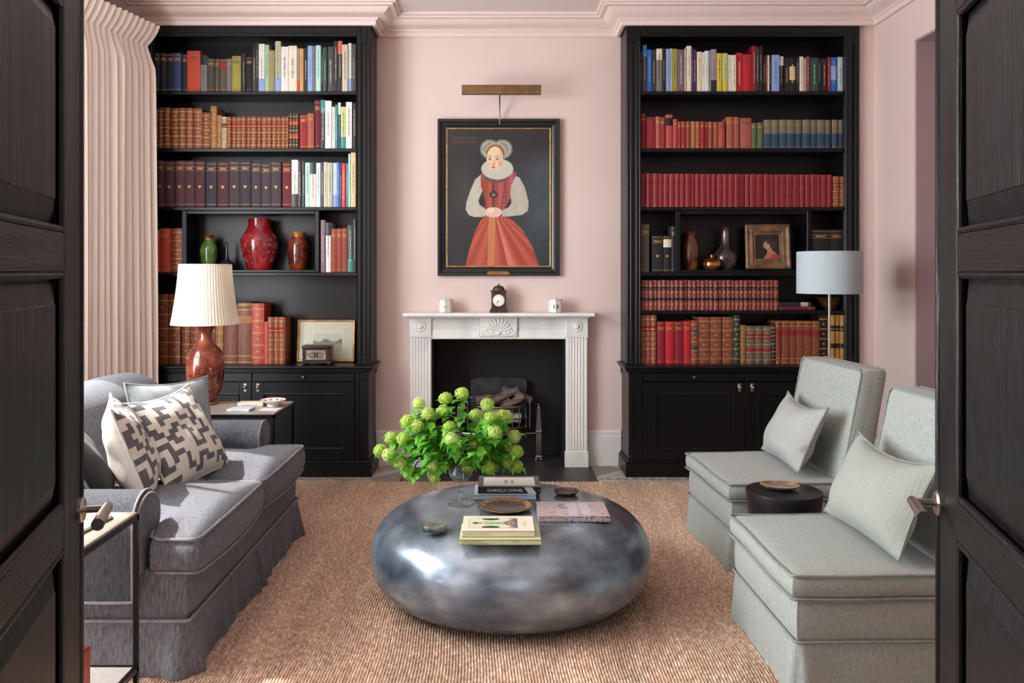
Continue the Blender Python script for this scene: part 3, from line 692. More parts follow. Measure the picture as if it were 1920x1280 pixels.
for s in (-1, 1):
    xa, xb = s * .500, s * .660
    j = B().box(xa, xb, YJ, YB - .003, .12, .975, .003, 1).obj('jamb', MARB, fp, smooth=False)
    for k in range(5): x = s * (.536 + .022 * k); B().tube([(x, YJ, .135), (x, YJ, .965)], .0085, 8).obj('flute', MARB, j)
    for x in (s * .515, s * .648): B().box(x - .010, x + .010, YJ - .006, YJ + .002, .12, .975, .002, 1).obj('jamb_edge', MARB, j, smooth=False)
    B().box(s * .492, s * .668, YJ - .012, YB - .003, 0, .122, .004).obj('plinth_block', MARB, fp, smooth=False)
    B().box(s * .494, s * .668, YJ - .012, YB - .003, .970, .980, .002, 1).obj('block_fillet', MARB, j, smooth=False)
    cb = B().box(s * .500, s * .664, YJ - .010, YB - .003, .980, 1.118, .003, 1).obj('corner_block', MARB, fp, smooth=False)
    b = B(); b.lathe([(.038, 0), (.040, .004), (.034, .008), (.028, .004), (.024, .004), (.020, .012), (.010, .018), (0, .019)], n=28)
    b.obj_at('roundel', MARB, cb, (s * .582, YJ - .010, 1.052))
b = B().box(HX0, HX1, 6.70, 6.72, 0, 1.0).box(HX0 - .02, HX0 + .004, YJ + .02, 6.72, 0, 1.0).box(HX1 - .004, HX1 + .02, YJ + .02, 6.72, 0, 1.0).box(HX0 - .02, HX1 + .02, YJ + .04, 6.72, .957, 1.0)
b.obj('firebox', SOOT, fp, smooth=False)
hs = B().box(-.69, .69, 5.83, 6.255, 0, .008, .003, 1).box(HX0 + .006, HX1 - .006, 6.255, 6.70, 0, .008).obj('hearth', SLATE, fp, smooth=False)
# grate, logs
gr = thing('fire_grate', 'polished steel fire basket on obelisk legs inside the black fireplace', 'fire grate', (0, 6.5, .008))
IRON = mat('cast_iron', '2c2c2e', '47484a', rough=.5, metal=.6, ns=10)
b = B(); P = []
for i in range(11):
    x = -.22 + .044 * i; P.append((x, 6.62, .63 - .012 * (abs(i - 5) / 5) ** 2 + (.008 if i in (0, 10) else 0)))
b.prism([(-.22, 6.62, .30)] + P[:0] + [(-.22, 6.62, .605)] + [(x, 6.62, z) for x, y, z in P[1:-1]] + [(.22, 6.62, .605), (.22, 6.62, .30)], (0, .015, 0))
b.obj('fireback', IRON, gr, smooth=False)
def bow(x, z=0): return 6.50 - .10 * (1 - (x / .24) ** 2)
b = B()
for z in (.265, .335, .425): b.tube([(x, bow(x), z) for x in [-.24 + .04 * i for i in range(13)]], .006 if z != .425 else .008, 8)
b.obj('rail', STEEL, gr)
for i in range(9):
    x = -.21 + .0525 * i; B().tube([(x, bow(x) - .002, .265), (x, bow(x) - .002, .425)], .0045, 6).obj('basket_bar', STEEL, gr)
b = B()
for i in range(10): x = -.20 + .044 * i; b.tube([(x, bow(x), .265), (x, 6.62, .265)], .006, 6)
b.obj('basket_floor', IRON, gr)
for s in (-1, 1):
    B().tube([(s * .24, 6.50, .255), (s * .24, 6.50, .44)], .008, 8).ell((s * .24, 6.5, .452), .014, .014, .016).ell((s * .24, 6.5, .43), .012, .012, .006).obj('corner_post', STEEL, gr)
    x = s * .308; b = B()
    def sq(h, z): return [b.bm.verts.new((x + a * h, 6.5 + c * h, z)) for a, c in ((-1, -1), (1, -1), (1, 1), (-1, 1))]
    rs = [sq(h, z) for h, z in ((.026, .022), (.026, .035), (.020, .045), (.020, .22), (.024, .228), (.022, .24), (.010, .41), (.0, .43))]
    for r0, r1 in zip(rs, rs[1:]):
        for k in range(4): b.bm.faces.new((r0[k], r0[(k + 1) % 4], r1[(k + 1) % 4], r1[k]))
    for a in (-1, 1):
        for c in (-1, 1): b.ell((x + a * .019, 6.5 + c * .019, .016), .009, .009, .009, 8, 6)
    lg = b.obj('obelisk_leg', STEEL, gr, smooth=False)
    B().ell((x, 6.5, .432), .010, .010, .012).obj('finial', STEEL, lg)
    B().tube([(s * .30, 6.5, .215), (s * .2, 6.47, .215), (0, 6.43, .215)], .007, 8).obj('crossbar', STEEL, gr)
BARK = mat('log_bark', '4a3a34', '85726a', rough=.9, ns=14, st=(1, 1, 4), bump=.8, bs=30)
ASHW = mat('ashen_log', '8f8985', 'c9c5c1', rough=.95, ns=16, bump=.8, bs=30)
def log(p, q, r, m, label):
    p, q = Vector(p), Vector(q); n = 9; rng = random.Random(int(p.x * 1e4)); b = B()
    pts = [p.lerp(q, i / (n - 1)) + Vector((rng.uniform(-1, 1), rng.uniform(-1, 1), rng.uniform(-1, 1))) * r * .15 for i in range(n)]
    b.tube(pts, [r * rng.uniform(.85, 1.12) for _ in pts], 9)
    return tag(b.obj('log', m, org=tuple((p + q) / 2)), label, 'log', 'logs in the grate')
log((-.18, 6.53, .325), (.17, 6.52, .33), .042, ASHW, 'ash-grey log lying low behind the grate bars')
log((-.15, 6.47, .375), (.09, 6.48, .37), .030, ASHW, 'pale split log behind the basket bars, in front of the low log')
log((-.12, 6.5, .43), (.15, 6.53, .545), .030, BARK, 'brown log rising to the right across the grate')
log((-.17, 6.55, .45), (.10, 6.55, .475), .040, BARK, 'thick brown log lying level behind the rising log')
log((.02, 6.48, .405), (.20, 6.45, .51), .027, BARK, 'short brown log sticking out over the right end of the grate')
log((.04, 6.55, .555), (.255, 6.5, .465), .026, BARK, 'brown log sloping down over the right corner post')
# ---------------------------------------------------------------- on the mantelpiece
CLK = mat('bronze_clock_case', '3a2d26', '5c4a3e', rough=.4, metal=.5, ns=20)
FACE = mat('enamel_face', 'eef0ec', rough=.25)
cx, cy, z0 = 0.0, 6.245, 1.1565
k = 6.2 / F
ck = thing('mantel_clock', 'small dark bronze mantel clock with a round white dial', 'clock', (cx, cy, z0))
B().box(cx - .066, cx + .066, cy - .045, cy + .045, z0, z0 + .018, .003).box(cx - .060, cx + .060, cy - .04, cy + .04, z0 + .018, z0 + .032, .004).obj('plinth', CLK, ck, smooth=False)
B().box(cx - .054, cx + .054, cy - .034, cy + .034, z0 + .032, z0 + .152, .003).obj('case', CLK, ck, smooth=False)
B().box(cx - .062, cx + .062, cy - .042, cy + .042, z0 + .152, z0 + .164, .004).obj('cornice', CLK, ck, smooth=False)
b = B().lathe([(.046, 0), (.044, .012), (.034, .026), (.018, .034), (.006, .036), (.008, .042), (.005, .048), (0, .05)], (cx, cy, z0 + .164), 24, sy=.75); b.obj('dome', CLK, ck)
d = B().lathe([(0, .004), (.043, .004), (.046, .004), (.048, .0), (.048, -.004)], n=32); b = d; b.obj_at('bezel', BRONZE, ck, (cx, cy - .034, z0 + .090))
B().lathe([(0, .0075), (.030, .007), (.0425, .005)], n=32).obj_at('dial', FACE, ck, (cx, cy - .034, z0 + .090))
HAND = mat('blued_hands', '20252c', rough=.4)
b = B(); yy = cy - .0425
for a, l in ((R(218), .030), (R(200), .020)):
    dx, dz = math.sin(a), math.cos(a); b.tube([(cx, yy, z0 + .09), (cx + dx * l, yy, z0 + .09 + dz * l)], [.0016, .0006], 6)
for i in range(12):
    a = R(30 * i); b.tube([(cx + math.sin(a) * .031, yy + .0008, z0 + .09 + math.cos(a) * .031), (cx + math.sin(a) * .037, yy + .001, z0 + .09 + math.cos(a) * .037)], .0009, 5)
b.obj('clock_hand', HAND, ck)
CER = mat('white_glazed_ceramic', 'dfdcd4', 'd2cec4', rough=.25, ns=10)
for X, lab, g in ((WX(835, 6.24), 'white octagonal ceramic box on the left end of the mantelpiece', 0), (WX(1041, 6.24), 'white octagonal ceramic box on the right end of the mantelpiece', 1)):
    t = thing('ceramic_box', lab, 'box', (X, 6.24, z0), 'boxes on the mantelpiece')
    B().lathe([(0, 0), (.050, 0), (.054, .004), (.054, .088), (.052, .090), (0, .090)], (X, 6.24, z0), 8).obj('body', CER, t, smooth=False, )
    B().lathe([(.055, 0), (.055, .006), (.04, .012), (.012, .014), (.008, .02), (0, .022)], (X, 6.24, z0 + .091), 8).obj('lid', CER, t, smooth=False)
    b = B(); y = 6.24 - .0505
    b.prism([(X, y, z0 + .028), (X + .012, y, z0 + .044), (X, y, z0 + .058), (X - .012, y, z0 + .044)], (0, -.001, 0)).ell((X, y, z0 + .070), .005, .0015, .006, 8, 5)
    if g: b.tube([(X + .017 * math.cos(q), y - .0005, z0 + .044 + .017 * math.sin(q)) for q in [i * PI / 8 for i in range(16)]], .002, 5, closed=True)
    b.obj('painted_motif', HAND, t)
# ---------------------------------------------------------------- portrait, its frame and its lamp
def portrait(co):
    x, y = co[:, 0], co[:, 1]                                        # picture coordinates, y down
    n = len(x); rng = np.random.RandomState(3)
    g = lambda s: np.sin(x / s + 1.3) * np.cos(y / s * .8 + .4) + .6 * np.sin(x / s * 2.3 + y / s * 1.7)
    C = np.tile(hx('1f2023'), (n, 1))
    w = np.clip((x - 430) / 260, 0, 1) * np.clip((y - 420) / 160, 0, 1) * np.clip((1250 - y) / 350, 0, 1)
    C = C * (1 - w[:, None]) + (hx('3a474c') * (1 + .05 * g(37))[:, None]) * w[:, None]
    C += (.02 * np.sin(x * .9) * np.sin(y * .31))[:, None]
    w = np.clip(1 - np.hypot((x - 240) / 90, (y - 720) / 220), 0, 1); C += w[:, None] * .08
    def put(m, c, sh=None):
        nonlocal C
        c = hx(c) if isinstance(c, str) else c
        v = np.tile(c, (n, 1)) if c.ndim == 1 else c
        if sh is not None: v = v * sh[:, None]
        C = np.where(m[:, None], v, C)
    # skirt
    m = inpoly(x, y, [(238, 1176), (262, 1080), (295, 970), (330, 900), (362, 868), (470, 868), (525, 892), (590, 955), (648, 1055), (692, 1176)])
    u = (x - 412) / np.maximum(40, (y - 820) * .55)
    fold = .5 + .5 * np.sin(u * 11 + .6)
    base = hx('9c3a2a')[None] * (1 - fold[:, None] * .55) + hx('cf6c52')[None] * (fold[:, None] * .55)
    put(m, base)
    q = np.exp(-((x - 398 + (y - 1000) * .03) / 20) ** 2); m2 = m & (q > .35); put(m2, base * .35 + hx('c9924e')[None] * .65)
    put(m & (np.abs(u - .55) < .10), hx('c8755a'))
    # arms
    m = inpoly(x, y, [(332, 615), (352, 660), (340, 720), (318, 775), (325, 800), (362, 825), (362, 872), (300, 876), (262, 865), (240, 830), (246, 780), (270, 710), (298, 645)])
    put(m, 'bdb8aa', .98 + .03 * np.sin(x * .09 + y * .05) * np.sin(y * .06))
    m = inpoly(x, y, [(520, 612), (570, 632), (602, 690), (626, 780), (622, 838), (585, 862), (500, 872), (465, 872), (462, 832), (505, 815), (522, 790), (512, 720), (505, 660)])
    put(m, 'b6b2a4', .98 + .03 * np.sin(x * .09 + y * .05) * np.sin(y * .06))
    # bodice
    m = inpoly(x, y, [(332, 612), (350, 600), (536, 592), (556, 606), (520, 680), (512, 760), (490, 805), (466, 835), (360, 832), (356, 760), (334, 690)])
    s = np.clip((x - 340) / 190, 0, 1)[:, None]
    put(m, hx('b04a34')[None] * (1 - s) + hx('a8525c')[None] * s, .93 + .12 * np.sin(x * .10) + .05 * np.sin(y * .3))
    put(m & (np.abs(x - 408) < 5), '5f2b24'); put(m & (np.abs(np.abs(x - 412) - 46 - (830 - y) * .16) < 5), '7c3a30')
    d = np.abs(np.hypot((x - 430) / 1.35, y - 600) - 58); put(m & (d < 8), '6a5a52', .8 + .4 * np.sin(x * .6))
    put(inell(x, y, 412, 738, 27, 24), '4a3430', .8 + .4 * np.cos(x * .7) * np.cos(y * .7)); put(inell(x, y, 412, 738, 9, 9), '8d7a6a')
    # hands
    put(inell(x, y, 410, 846, 54, 31), 'dcc0ab', 1 - .10 * (np.sin(y * .42 + x * .06) > .55)); put(inell(x, y, 392, 834, 26, 14), 'e4cbb6')
    # headdress, hair, ruff, face
    put(inell(x, y, 427, 452, 64, 44), '8f948a')
    for cx_ in (388, 466):
        r = np.hypot((x - cx_) / 60, (y - 458) / 60); put(r < 1, '8f948a', .85 + .25 * np.sin(np.arctan2(y - 456, x - cx_) * 34) * (r > .7)); put(np.abs(r - .74) < .05, 'c2c0ae'); put(r < .60, '94897a')
    put(inell(x, y, 424, 476, 62, 54), 'b0a894'); put(inell(x, y, 422, 484, 57, 56), '8a5636')
    ang = np.arctan2(y - 578, x - 434)
    r = np.hypot((x - 434) / 98, (y - 580) / 64); put(r < 1, 'c9c8b8', .94 + .07 * np.sin(ang * 40))
    put((np.abs(r - .97) < .03), 'bdbcaa'); put(inell(x, y, 420, 560, 62, 50), 'c0bfae')
    f = inell(x, y, 420, 516, 51, 74); s = np.clip((x - 430) / 50, 0, 1)[:, None]
    put(f, hx('e2c8a8')[None] * (1 - s) + hx('cf9f7c')[None] * s)
    put(f & inell(x, y, 384, 548, 16, 14), 'dfb195'); put(f & inell(x, y, 452, 548, 16, 14), 'd6a083')
    for ex in (388, 434):
        put(inell(x, y, ex, 520, 15, 8), 'cdbfa8'); put(inell(x, y, ex, 520, 6, 6), '4c565e'); put(inell(x, y, ex, 513, 15, 2.6), '8f7258'); put(inell(x, y, ex, 501, 17, 3), 'b58d68')
    put(inpoly(x, y, [(414, 505), (418, 505), (421, 548), (409, 551), (405, 547), (412, 540)]), 'c9a27c')
    put(inell(x, y, 411, 553, 11, 3.4), 'b98668'); put(inell(x, y, 410, 568, 15, 4), 'a8544a'); put(inell(x, y, 410, 574, 11, 4), 'b96a5c'); put(f & inell(x, y, 411, 588, 14, 3), 'c9a280')
    cr = (np.sin(x * .37 + 3 * np.sin(y * .05)) * np.sin(y * .41 + 2 * np.sin(x * .04)))
    return C * (1 + .035 * cr)[:, None]
fx0, fx1, fz0, fz1 = WX(820.5, 6.31), WX(1049.5, 6.31), WZ(517, 6.31), WZ(222.5, 6.31)
pt = thing('framed_portrait', 'large black-framed portrait of a woman in red gown and white ruff above the mantelpiece', 'painting', ((fx0 + fx1) / 2, 6.34, fz0))
FRB = mat('black_lacquer_frame', '121314', '1b1c1e', rough=.3, ns=10)
def picframe(x0, x1, z0, z1, yb, prof, m, parent, name='frame'):
    """prof: (inset, distance out from the wall)"""
    b = B(); rs = [[b.bm.verts.new(p) for p in ((x0 + i, yb - o, z0 + i), (x1 - i, yb - o, z0 + i), (x1 - i, yb - o, z1 - i), (x0 + i, yb - o, z1 - i))] for i, o in prof]
    for r0, r1 in zip(rs, rs[1:]):
        for k in range(4): b.bm.faces.new((r0[k], r0[(k + 1) % 4], r1[(k + 1) % 4], r1[k]))
    bmesh.ops.recalc_face_normals(b.bm, faces=b.bm.faces[:])
    if sum(f.normal.y for f in b.bm.faces) > 0: bmesh.ops.reverse_faces(b.bm, faces=b.bm.faces[:])
    return b.obj(name, m, parent, smooth=False)
fm = picframe(fx0, fx1, fz0, fz1, 6.345, [(0, 0), (0, .035), (.006, .042), (.022, .040), (.028, .03), (.046, .026), (.058, .020), (.062, .022), (.066, .022)], FRB, pt)
picframe(fx0 + .066, fx1 - .066, fz0 + .066, fz1 - .066, 6.345, [(0, .022), (.003, .0235), (.008, .022), (.011, .014)], GOLD, pt, 'gilt_slip')
px0, px1, pz0, pz1 = fx0 + .075, fx1 - .075, fz0 + .075, fz1 - .075
nx_, nz_ = 190, 256; b = B()
b.grid(lambda u, v: (px0 + (px1 - px0) * u, 6.328, pz0 + (pz1 - pz0) * v), nx_, nz_)
bmesh.ops.recalc_face_normals(b.bm, faces=b.bm.faces[:])
cv = b.obj('canvas', vcmat('oil_paint', rough=.32, coat=.2, bump=.08), pt)
def topic(co):
    w = co + np.array(WM[cv.name].translation)
    u = (w[:, 0] - px0) / (px1 - px0); v = (w[:, 2] - pz0) / (pz1 - pz0)
    return portrait(np.stack([130 + u * 625, 1175 - v * 840], 1))
paint(cv.data, topic)
if sum(p.normal.y for p in cv.data.polygons) > 0: cv.data.flip_normals()
FADED = mat('faded_gold_lettering', '6e4a32', rough=.6)
def wtext(name, s, size, m, parent, x, y, z, sx=1, align='CENTER'):
    return text(name, s, size, m, parent, axes(WM[parent.name].inverted() @ Vector((x, y, z)), (1, 0, 0), (0, 0, 1)), .0003, align, sx)
wtext('inscription', 'HEDEWIG REVEN', .026, FADED, pt, WX(847, 6.32), 6.3265, WZ(258.5, 6.32), .88, 'LEFT')
wtext('inscription', 'AE DOBRIANDEN', .026, FADED, pt, WX(849, 6.32), 6.3265, WZ(266, 6.32), .86, 'LEFT')
X = WX(934, 6.3); Z = WZ(512, 6.3); b = B()
b.prism([(X - .076, 6.306, Z + .010), (X - .088, 6.306, Z), (X - .076, 6.306, Z - .012), (X + .076, 6.306, Z - .012), (X + .088, 6.306, Z), (X + .076, 6.306, Z + .010), (X + .070, 6.306, Z + .013), (X - .070, 6.306, Z + .013)], (0, -.004, 0))
pq = b.obj('name_plaque', mat('brass_plaque', '8a5c2c', 'a8763c', rough=.5, metal=.4, ns=30), pt, smooth=False)
wtext('plaque_lettering', 'HEDEWIG REVEN', .012, INK, pq, X, 6.3015, Z + .003)
X0, X1, Z0, Z1 = WX(866, 6.12), WX(1014.5, 6.12), WZ(177, 6.12), WZ(160, 6.12)
pl = thing('picture_light', 'slim brass picture light above the portrait', 'lamp', ((X0 + X1) / 2, 6.2, Z0))
b = B(); pr = [(6.09, Z0), (6.088, Z0 + .012), (6.092, Z1 - .006), (6.10, Z1), (6.13, Z1), (6.14, Z1 - .008), (6.138, Z0), (6.13, Z0 + .004), (6.10, Z0 + .004)]
b.prism([(X0, y, z) for y, z in pr], (X1 - X0, 0, 0)); b.obj('shade', BRONZE, pl, smooth=False)
xr = WX(937, 6.2)
B().tube([(xr, 6.115, Z1 - .01), (xr, 6.16, Z1 - .02), (xr, 6.24, Z0 - .03), (xr, 6.295, Z0 - .10), (xr, 6.312, Z0 - .17), (xr, 6.330, fz1 - .05)], .0055, 8).obj('arm', NICKEL, pl)
# ---------------------------------------------------------------- vases and pictures in the bookcases
def glaze(name, c1, c2, rough=.16, ns=14, coat=.6, metal=0, c3=None, lo=.4, hi=.62):
    return mat(name, c1, c2, rough=rough, ns=ns, coat=coat, metal=metal, c3=c3, lo=lo, hi=hi, det=6)
ZN = 1.4725
def vase(name, X, prof, m, label, cat='vase', y=6.2, z=ZN, rim=None, mr=None, extra=None, n=32):
    """prof runs up the outside then down inside; rim: index range given its own part"""
    if rim:
        t = thing(name, label, cat, (X, y, z), 'vases on the fourth shelf')
        body = B().lathe(prof, (X, y, z), n).obj('body', m, t)
        B().lathe(rim, (X, y, z), n).obj('rim', mr or m, t)
        if extra: extra(t, body)
        return t
    o = B().lathe(prof, (X, y, z), n).obj(name, m, org=(X, y, z)); return tag(o, label, cat, 'vases on the fourth shelf')
q = .000879
def sp(pts, q, zb): return [(r * q, (zb - y) * q) for r, y in pts]
vx = lambda c: WX(270 + c / 4.465, 6.2)
vase('green_vase', vx(542), [(0, 0)] + sp([(42, 1003), (45, 995), (58, 950), (70, 880), (69, 835), (58, 790), (38, 765), (33, 745), (35, 735)], q, 1003), glaze('green_glaze', '3c5c22', '6c8a3a'),
     'small green glazed vase with a dark red rim, left of the tall crimson vase', rim=sp([(35, 737), (42, 725), (44, 716), (36, 714), (30, 725), (28, 760)], q, 1003), mr=glaze('dark_red_glaze', '5a1612', '7c241a'))
vase('bottle_vase', vx(692), [(0, 0)] + sp([(48, 1003), (66, 985), (68, 965), (50, 940), (22, 915), (13, 880), (10, 830), (9, 785), (13, 772), (8, 770), (6, 790)], q, 1003), glaze('midnight_glaze', '161c28', '2c3a4c'),
     'small midnight blue bottle vase with a thin neck behind the lampshade')
LUST = glaze('gilded_painting', 'a08a58', '6e7a6c', rough=.35, ns=30, metal=.4)
def scrolls(X, r_of, z, col, seed, n=26):
    def f(t, body):
        rng = random.Random(seed); b = B()
        for i in range(n * 2):
            a = -PI / 2 + rng.uniform(-1.5, 1.5); zz = rng.uniform(.14, .72); s = rng.uniform(.006, .016); ph = rng.uniform(0, 6)
            pts = []
            for k in range(8):
                tt = ph + k * .75; rr = s * (1 - k / 10); za = zz * z[1] + math.sin(tt) * rr; aa = a + math.cos(tt) * rr / max(.03, r_of(za)); R_ = r_of(za) + .0006
                pts.append((X + R_ * math.cos(aa), 6.2 + R_ * math.sin(aa), ZN + za))
            b.tube(pts, .0011, 4)
        b.obj('painted_scrolls', col, t)
    return f
def rof(prof):
    zs = [p[1] for p in prof if p[0] > 0]; rs = [p[0] for p in prof if p[0] > 0]
    return lambda z: float(np.interp(z, zs, rs))
pr = sp([(100, 1003), (104, 990), (125, 920), (148, 840), (157, 780), (148, 735), (118, 690), (96, 655), (90, 625), (90, 600)], q, 1003)
vase('red_vase', vx(966), [(0, 0)] + pr, glaze('crimson_glaze', '6c0f1c', 'a01f26', ns=8), 'tall crimson glazed vase painted with pale scrolls, in the middle of the left niche',
     rim=sp([(90, 601), (93, 590), (93, 578), (84, 576), (80, 590), (80, 680)], q, 1003), mr=glaze('crimson_glaze', '6c0f1c', 'a01f26'), extra=scrolls(vx(966), rof(pr), (0, .36), LUST, 4, 42))
pr = sp([(62, 1003), (66, 995), (80, 940), (88, 860), (86, 800), (74, 758), (58, 738), (56, 725)], q, 1003)
vase('brown_vase', vx(1292), [(0, 0)] + pr, glaze('oxblood_glaze', '4a140a', '8a3414', ns=10), 'rust brown glazed jar with a gold collar, right of the crimson vase',
     rim=sp([(56, 727), (57, 702), (62, 694), (62, 689), (52, 689), (50, 720)], q, 1003), mr=glaze('amber_glaze', 'a86a2c', '8a4a1c'), extra=scrolls(vx(1292), rof(pr), (0, .25), glaze('dark_scroll', '2a0d08', '45180c'), 9, 30))
q = .001001; vx = lambda c: WX(1150 + c / 3.918, 6.2)
vase('amber_vase', vx(566), [(0, 0)] + sp([(48, 798), (55, 790), (66, 720), (70, 660), (66, 615), (50, 578), (42, 560), (41, 545)], q, 798), glaze('honey_glaze', '5c3212', '94601e', ns=7, c3='3a1c10'),
     'amber brown vase with a dark red neck, leftmost in the right niche', rim=sp([(41, 546), (44, 530), (50, 518), (44, 516), (38, 530)], q, 798), mr=glaze('dark_red_glaze', '5a1612', '7c241a'))
vase('long_necked_bottle', vx(824), [(0, 0)] + sp([(45, 798), (52, 790), (78, 750), (86, 715), (80, 680), (52, 645), (33, 610), (28, 570), (26, 520), (30, 488), (34, 484), (26, 483), (22, 500)], q, 798), glaze('silver_lustre', '3c2c26', '7d6a60', rough=.2, ns=9, metal=.5, c3='54443e'),
     'tall long-necked lustre bottle beside the small gilt-framed portrait')
vase('copper_bud_vase', vx(712), [(0, 0)] + sp([(36, 798), (52, 790), (68, 768), (66, 745), (46, 725), (20, 716), (13, 708), (14, 690), (10, 688), (9, 700)], q, 798), glaze('copper_lustre', '7a4420', 'b5743c', rough=.2, ns=9, metal=.6),
     'small round copper lustre vase in front of the long-necked bottle', y=6.15)
def picture(cx, y, z, w, h, lean, yaw, label, prof, m, fn, res, name='framed_picture', mount=None):
    mtx = Matrix.Translation((cx, y, z)) @ Matrix.Rotation(yaw, 4, 'Z') @ Matrix.Rotation(-lean, 4, 'X')
    t = thing(name, label, 'picture', mtx=mtx)
    b = B(); x0, x1, z0, z1 = -w / 2, w / 2, 0, h
    rs = [[b.bm.verts.new(p) for p in ((x0 + i, -o, z0 + i), (x1 - i, -o, z0 + i), (x1 - i, -o, z1 - i), (x0 + i, -o, z1 - i))] for i, o in prof]
    for r0, r1 in zip(rs, rs[1:]):
        for k in range(4): b.bm.faces.new((r0[k], r0[(k + 1) % 4], r1[(k + 1) % 4], r1[k]))
    bmesh.ops.recalc_face_normals(b.bm, faces=b.bm.faces[:])
    if sum(f.normal.y for f in b.bm.faces) > 0: bmesh.ops.reverse_faces(b.bm, faces=b.bm.faces[:])
    b.obj('frame', m, t, True, smooth=False)
    i, o = prof[-1]; B().box(x0 + .002, x1 - .002, -.002, 0, z0 + .002, z1 - .002).obj('backing', INK, t, True, smooth=False)
    b = B().grid(lambda u, v: (x0 + i - .001 + (w - 2 * i + .002) * u, -o + .001, z0 + i - .001 + (h - 2 * i + .002) * v), *res)
    c = b.obj('picture', vcmat('small_picture_paint', rough=.35), t, True)
    if sum(p.normal.y for p in c.data.polygons) > 0: c.data.flip_normals()
    paint(c.data, lambda co: fn((co[:, 0] - x0 - i) / (w - 2 * i), 1 - (co[:, 2] - z0 - i) / (h - 2 * i)))
    return t
def lady(u, v):
    n = len(u); C = np.tile(hx('121110'), (n, 1))
    def put(m, c): C[m] = hx(c)
    put(inpoly(u, v, [(.30, 1.01), (.46, .78), (.55, .66), (.78, .70), (.98, .88), (1.0, 1.01)]), 'a8644c')
    put(inpoly(u, v, [(.56, 1.01), (.66, .86), (.84, .78), (1.0, .88), (1.0, 1.01)]), 'a03c2a')
    put(inell(u, v, .58, .32, .23, .17), '3a261c'); put(inell(u, v, .74, .42, .14, .15), '3a261c')
    put(inpoly(u, v, [(.48, .5), (.66, .5), (.72, .72), (.50, .76)]), 'a87a5c'); put(inell(u, v, .48, .43, .15, .17), 'b98a6c'); put(inell(u, v, .60, .30, .17, .09), '3a261c'); put(inell(u, v, .69, .42, .10, .14), '3a261c')
    put(inell(u, v, .40, .42, .045, .02), '4a2e24'); put(inell(u, v, .39, .53, .04, .018), '8a4438'); put(inpoly(u, v, [(.36, .42), (.315, .49), (.37, .50)]), 'b98a6c')
    return C
WOODF = mat('dull_gilt_wood', '5c4632', '8a6a48', rough=.5, metal=.25, ns=16)
picture(vx(1126), 6.17, ZN + .003, .318, .33, R(9), R(-8), 'small oil portrait of a dark-haired woman in a wide bronze frame', [(0, 0), (0, .03), (.012, .036), (.03, .026), (.05, .03), (.062, .018), (.07, .018), (.076, .012)], WOODF, lady, (30, 36))
def land(u, v):
    n = len(u); C = np.tile(hx('cfcdb6'), (n, 1)); inn = (u > .26) & (u < .80) & (v > .28) & (v < .80)
    C[(np.abs(u - .53) < .30) & (np.abs(v - .54) < .30)] = hx('d8d6c2')
    C[inn] = hx('c6c9b8'); C[inn & (v > .52)] = hx('9aa28e'); C[inn & (v > .5 + .05 * np.sin(u * 22)) & (v < .58)] = hx('6f7a66'); C[inn & (v > .66)] = hx('b5ac8c')
    return C
X = WX(270 + 1091 / 3.2, 6.24)
picture(X, 6.235, .7915, .428, .312, R(8), 0, 'pale landscape watercolour in a thin gilt frame behind the wooden casket', [(0, 0), (0, .014), (.004, .018), (.012, .016), (.016, .010)], GOLD, land, (48, 36))
# casket
X = WX(270 + 1045 / 3.2, 6.1); z = .7905
CASK = mat('walnut_casket', '2c1c14', '4a3224', rough=.3, ns=8, st=(1, 5, 5))
t = thing('wooden_casket', 'dark wooden casket with a silver plate, in front of the pale watercolour', 'box', (X, 6.09, z))
B().box(X - .10, X + .10, 6.03, 6.15, z + .022, z + .125, .008).obj('body', CASK, t, smooth=False)
B().box(X - .105, X + .105, 6.025, 6.155, z + .112, z + .14, .012, 3).obj('lid', CASK, t)
B().box(X - .112, X + .112, 6.018, 6.16, z + .012, z + .026, .005).obj('base_moulding', CASK, t, smooth=False)
for sx in (-1, 1):
    for sy in (6.035, 6.145): B().ell((X + sx * .09, sy, z + .008), .016, .014, .0085, 10, 6).obj('foot', BRONZE, t)
SILV = mat('tarnished_silver', '8f867a', 'b5ab9c', rough=.35, metal=.7, ns=30)
p_ = B().box(X - .072, X + .072, 6.026, 6.03, z + .036, z + .106, .002, 1).obj('silver_plate', SILV, t, smooth=False)
b = B()
for s in (-1, 1): b.tube([(X + s * (.026 + .022 * math.cos(a)), 6.025, z + .071 + .016 * math.sin(a)) for a in [i * PI / 8 for i in range(16)]], .003, 5, closed=True)
b.tube([(X + .012 * math.cos(a), 6.025, z + .071 + .02 * math.sin(a)) for a in [i * PI / 8 for i in range(16)]], .003, 5, closed=True).obj('engraved_scrolls', CASK, p_)
# brass bowl on the fifth right shelf
X = WX(1150 + 1295 / 3.2, 6.2)
o = B().lathe([(0, .004), (.04, 0), (.045, .006), (.05, .012), (.075, .05), (.092, .085), (.098, .088), (.094, .091), (.086, .085), (.068, .05), (.04, .02), (0, .016)], (X, 6.18, 1.179), 28).obj('brass_bowl', mat('dark_brass', '5a4422', '7c6030', rough=.4, metal=.7, ns=30, bump=.4, bs=60), org=(X, 6.18, 1.179))
tag(o, 'dark brass footed bowl on the fifth shelf behind the drum lampshade stem', 'bowl')
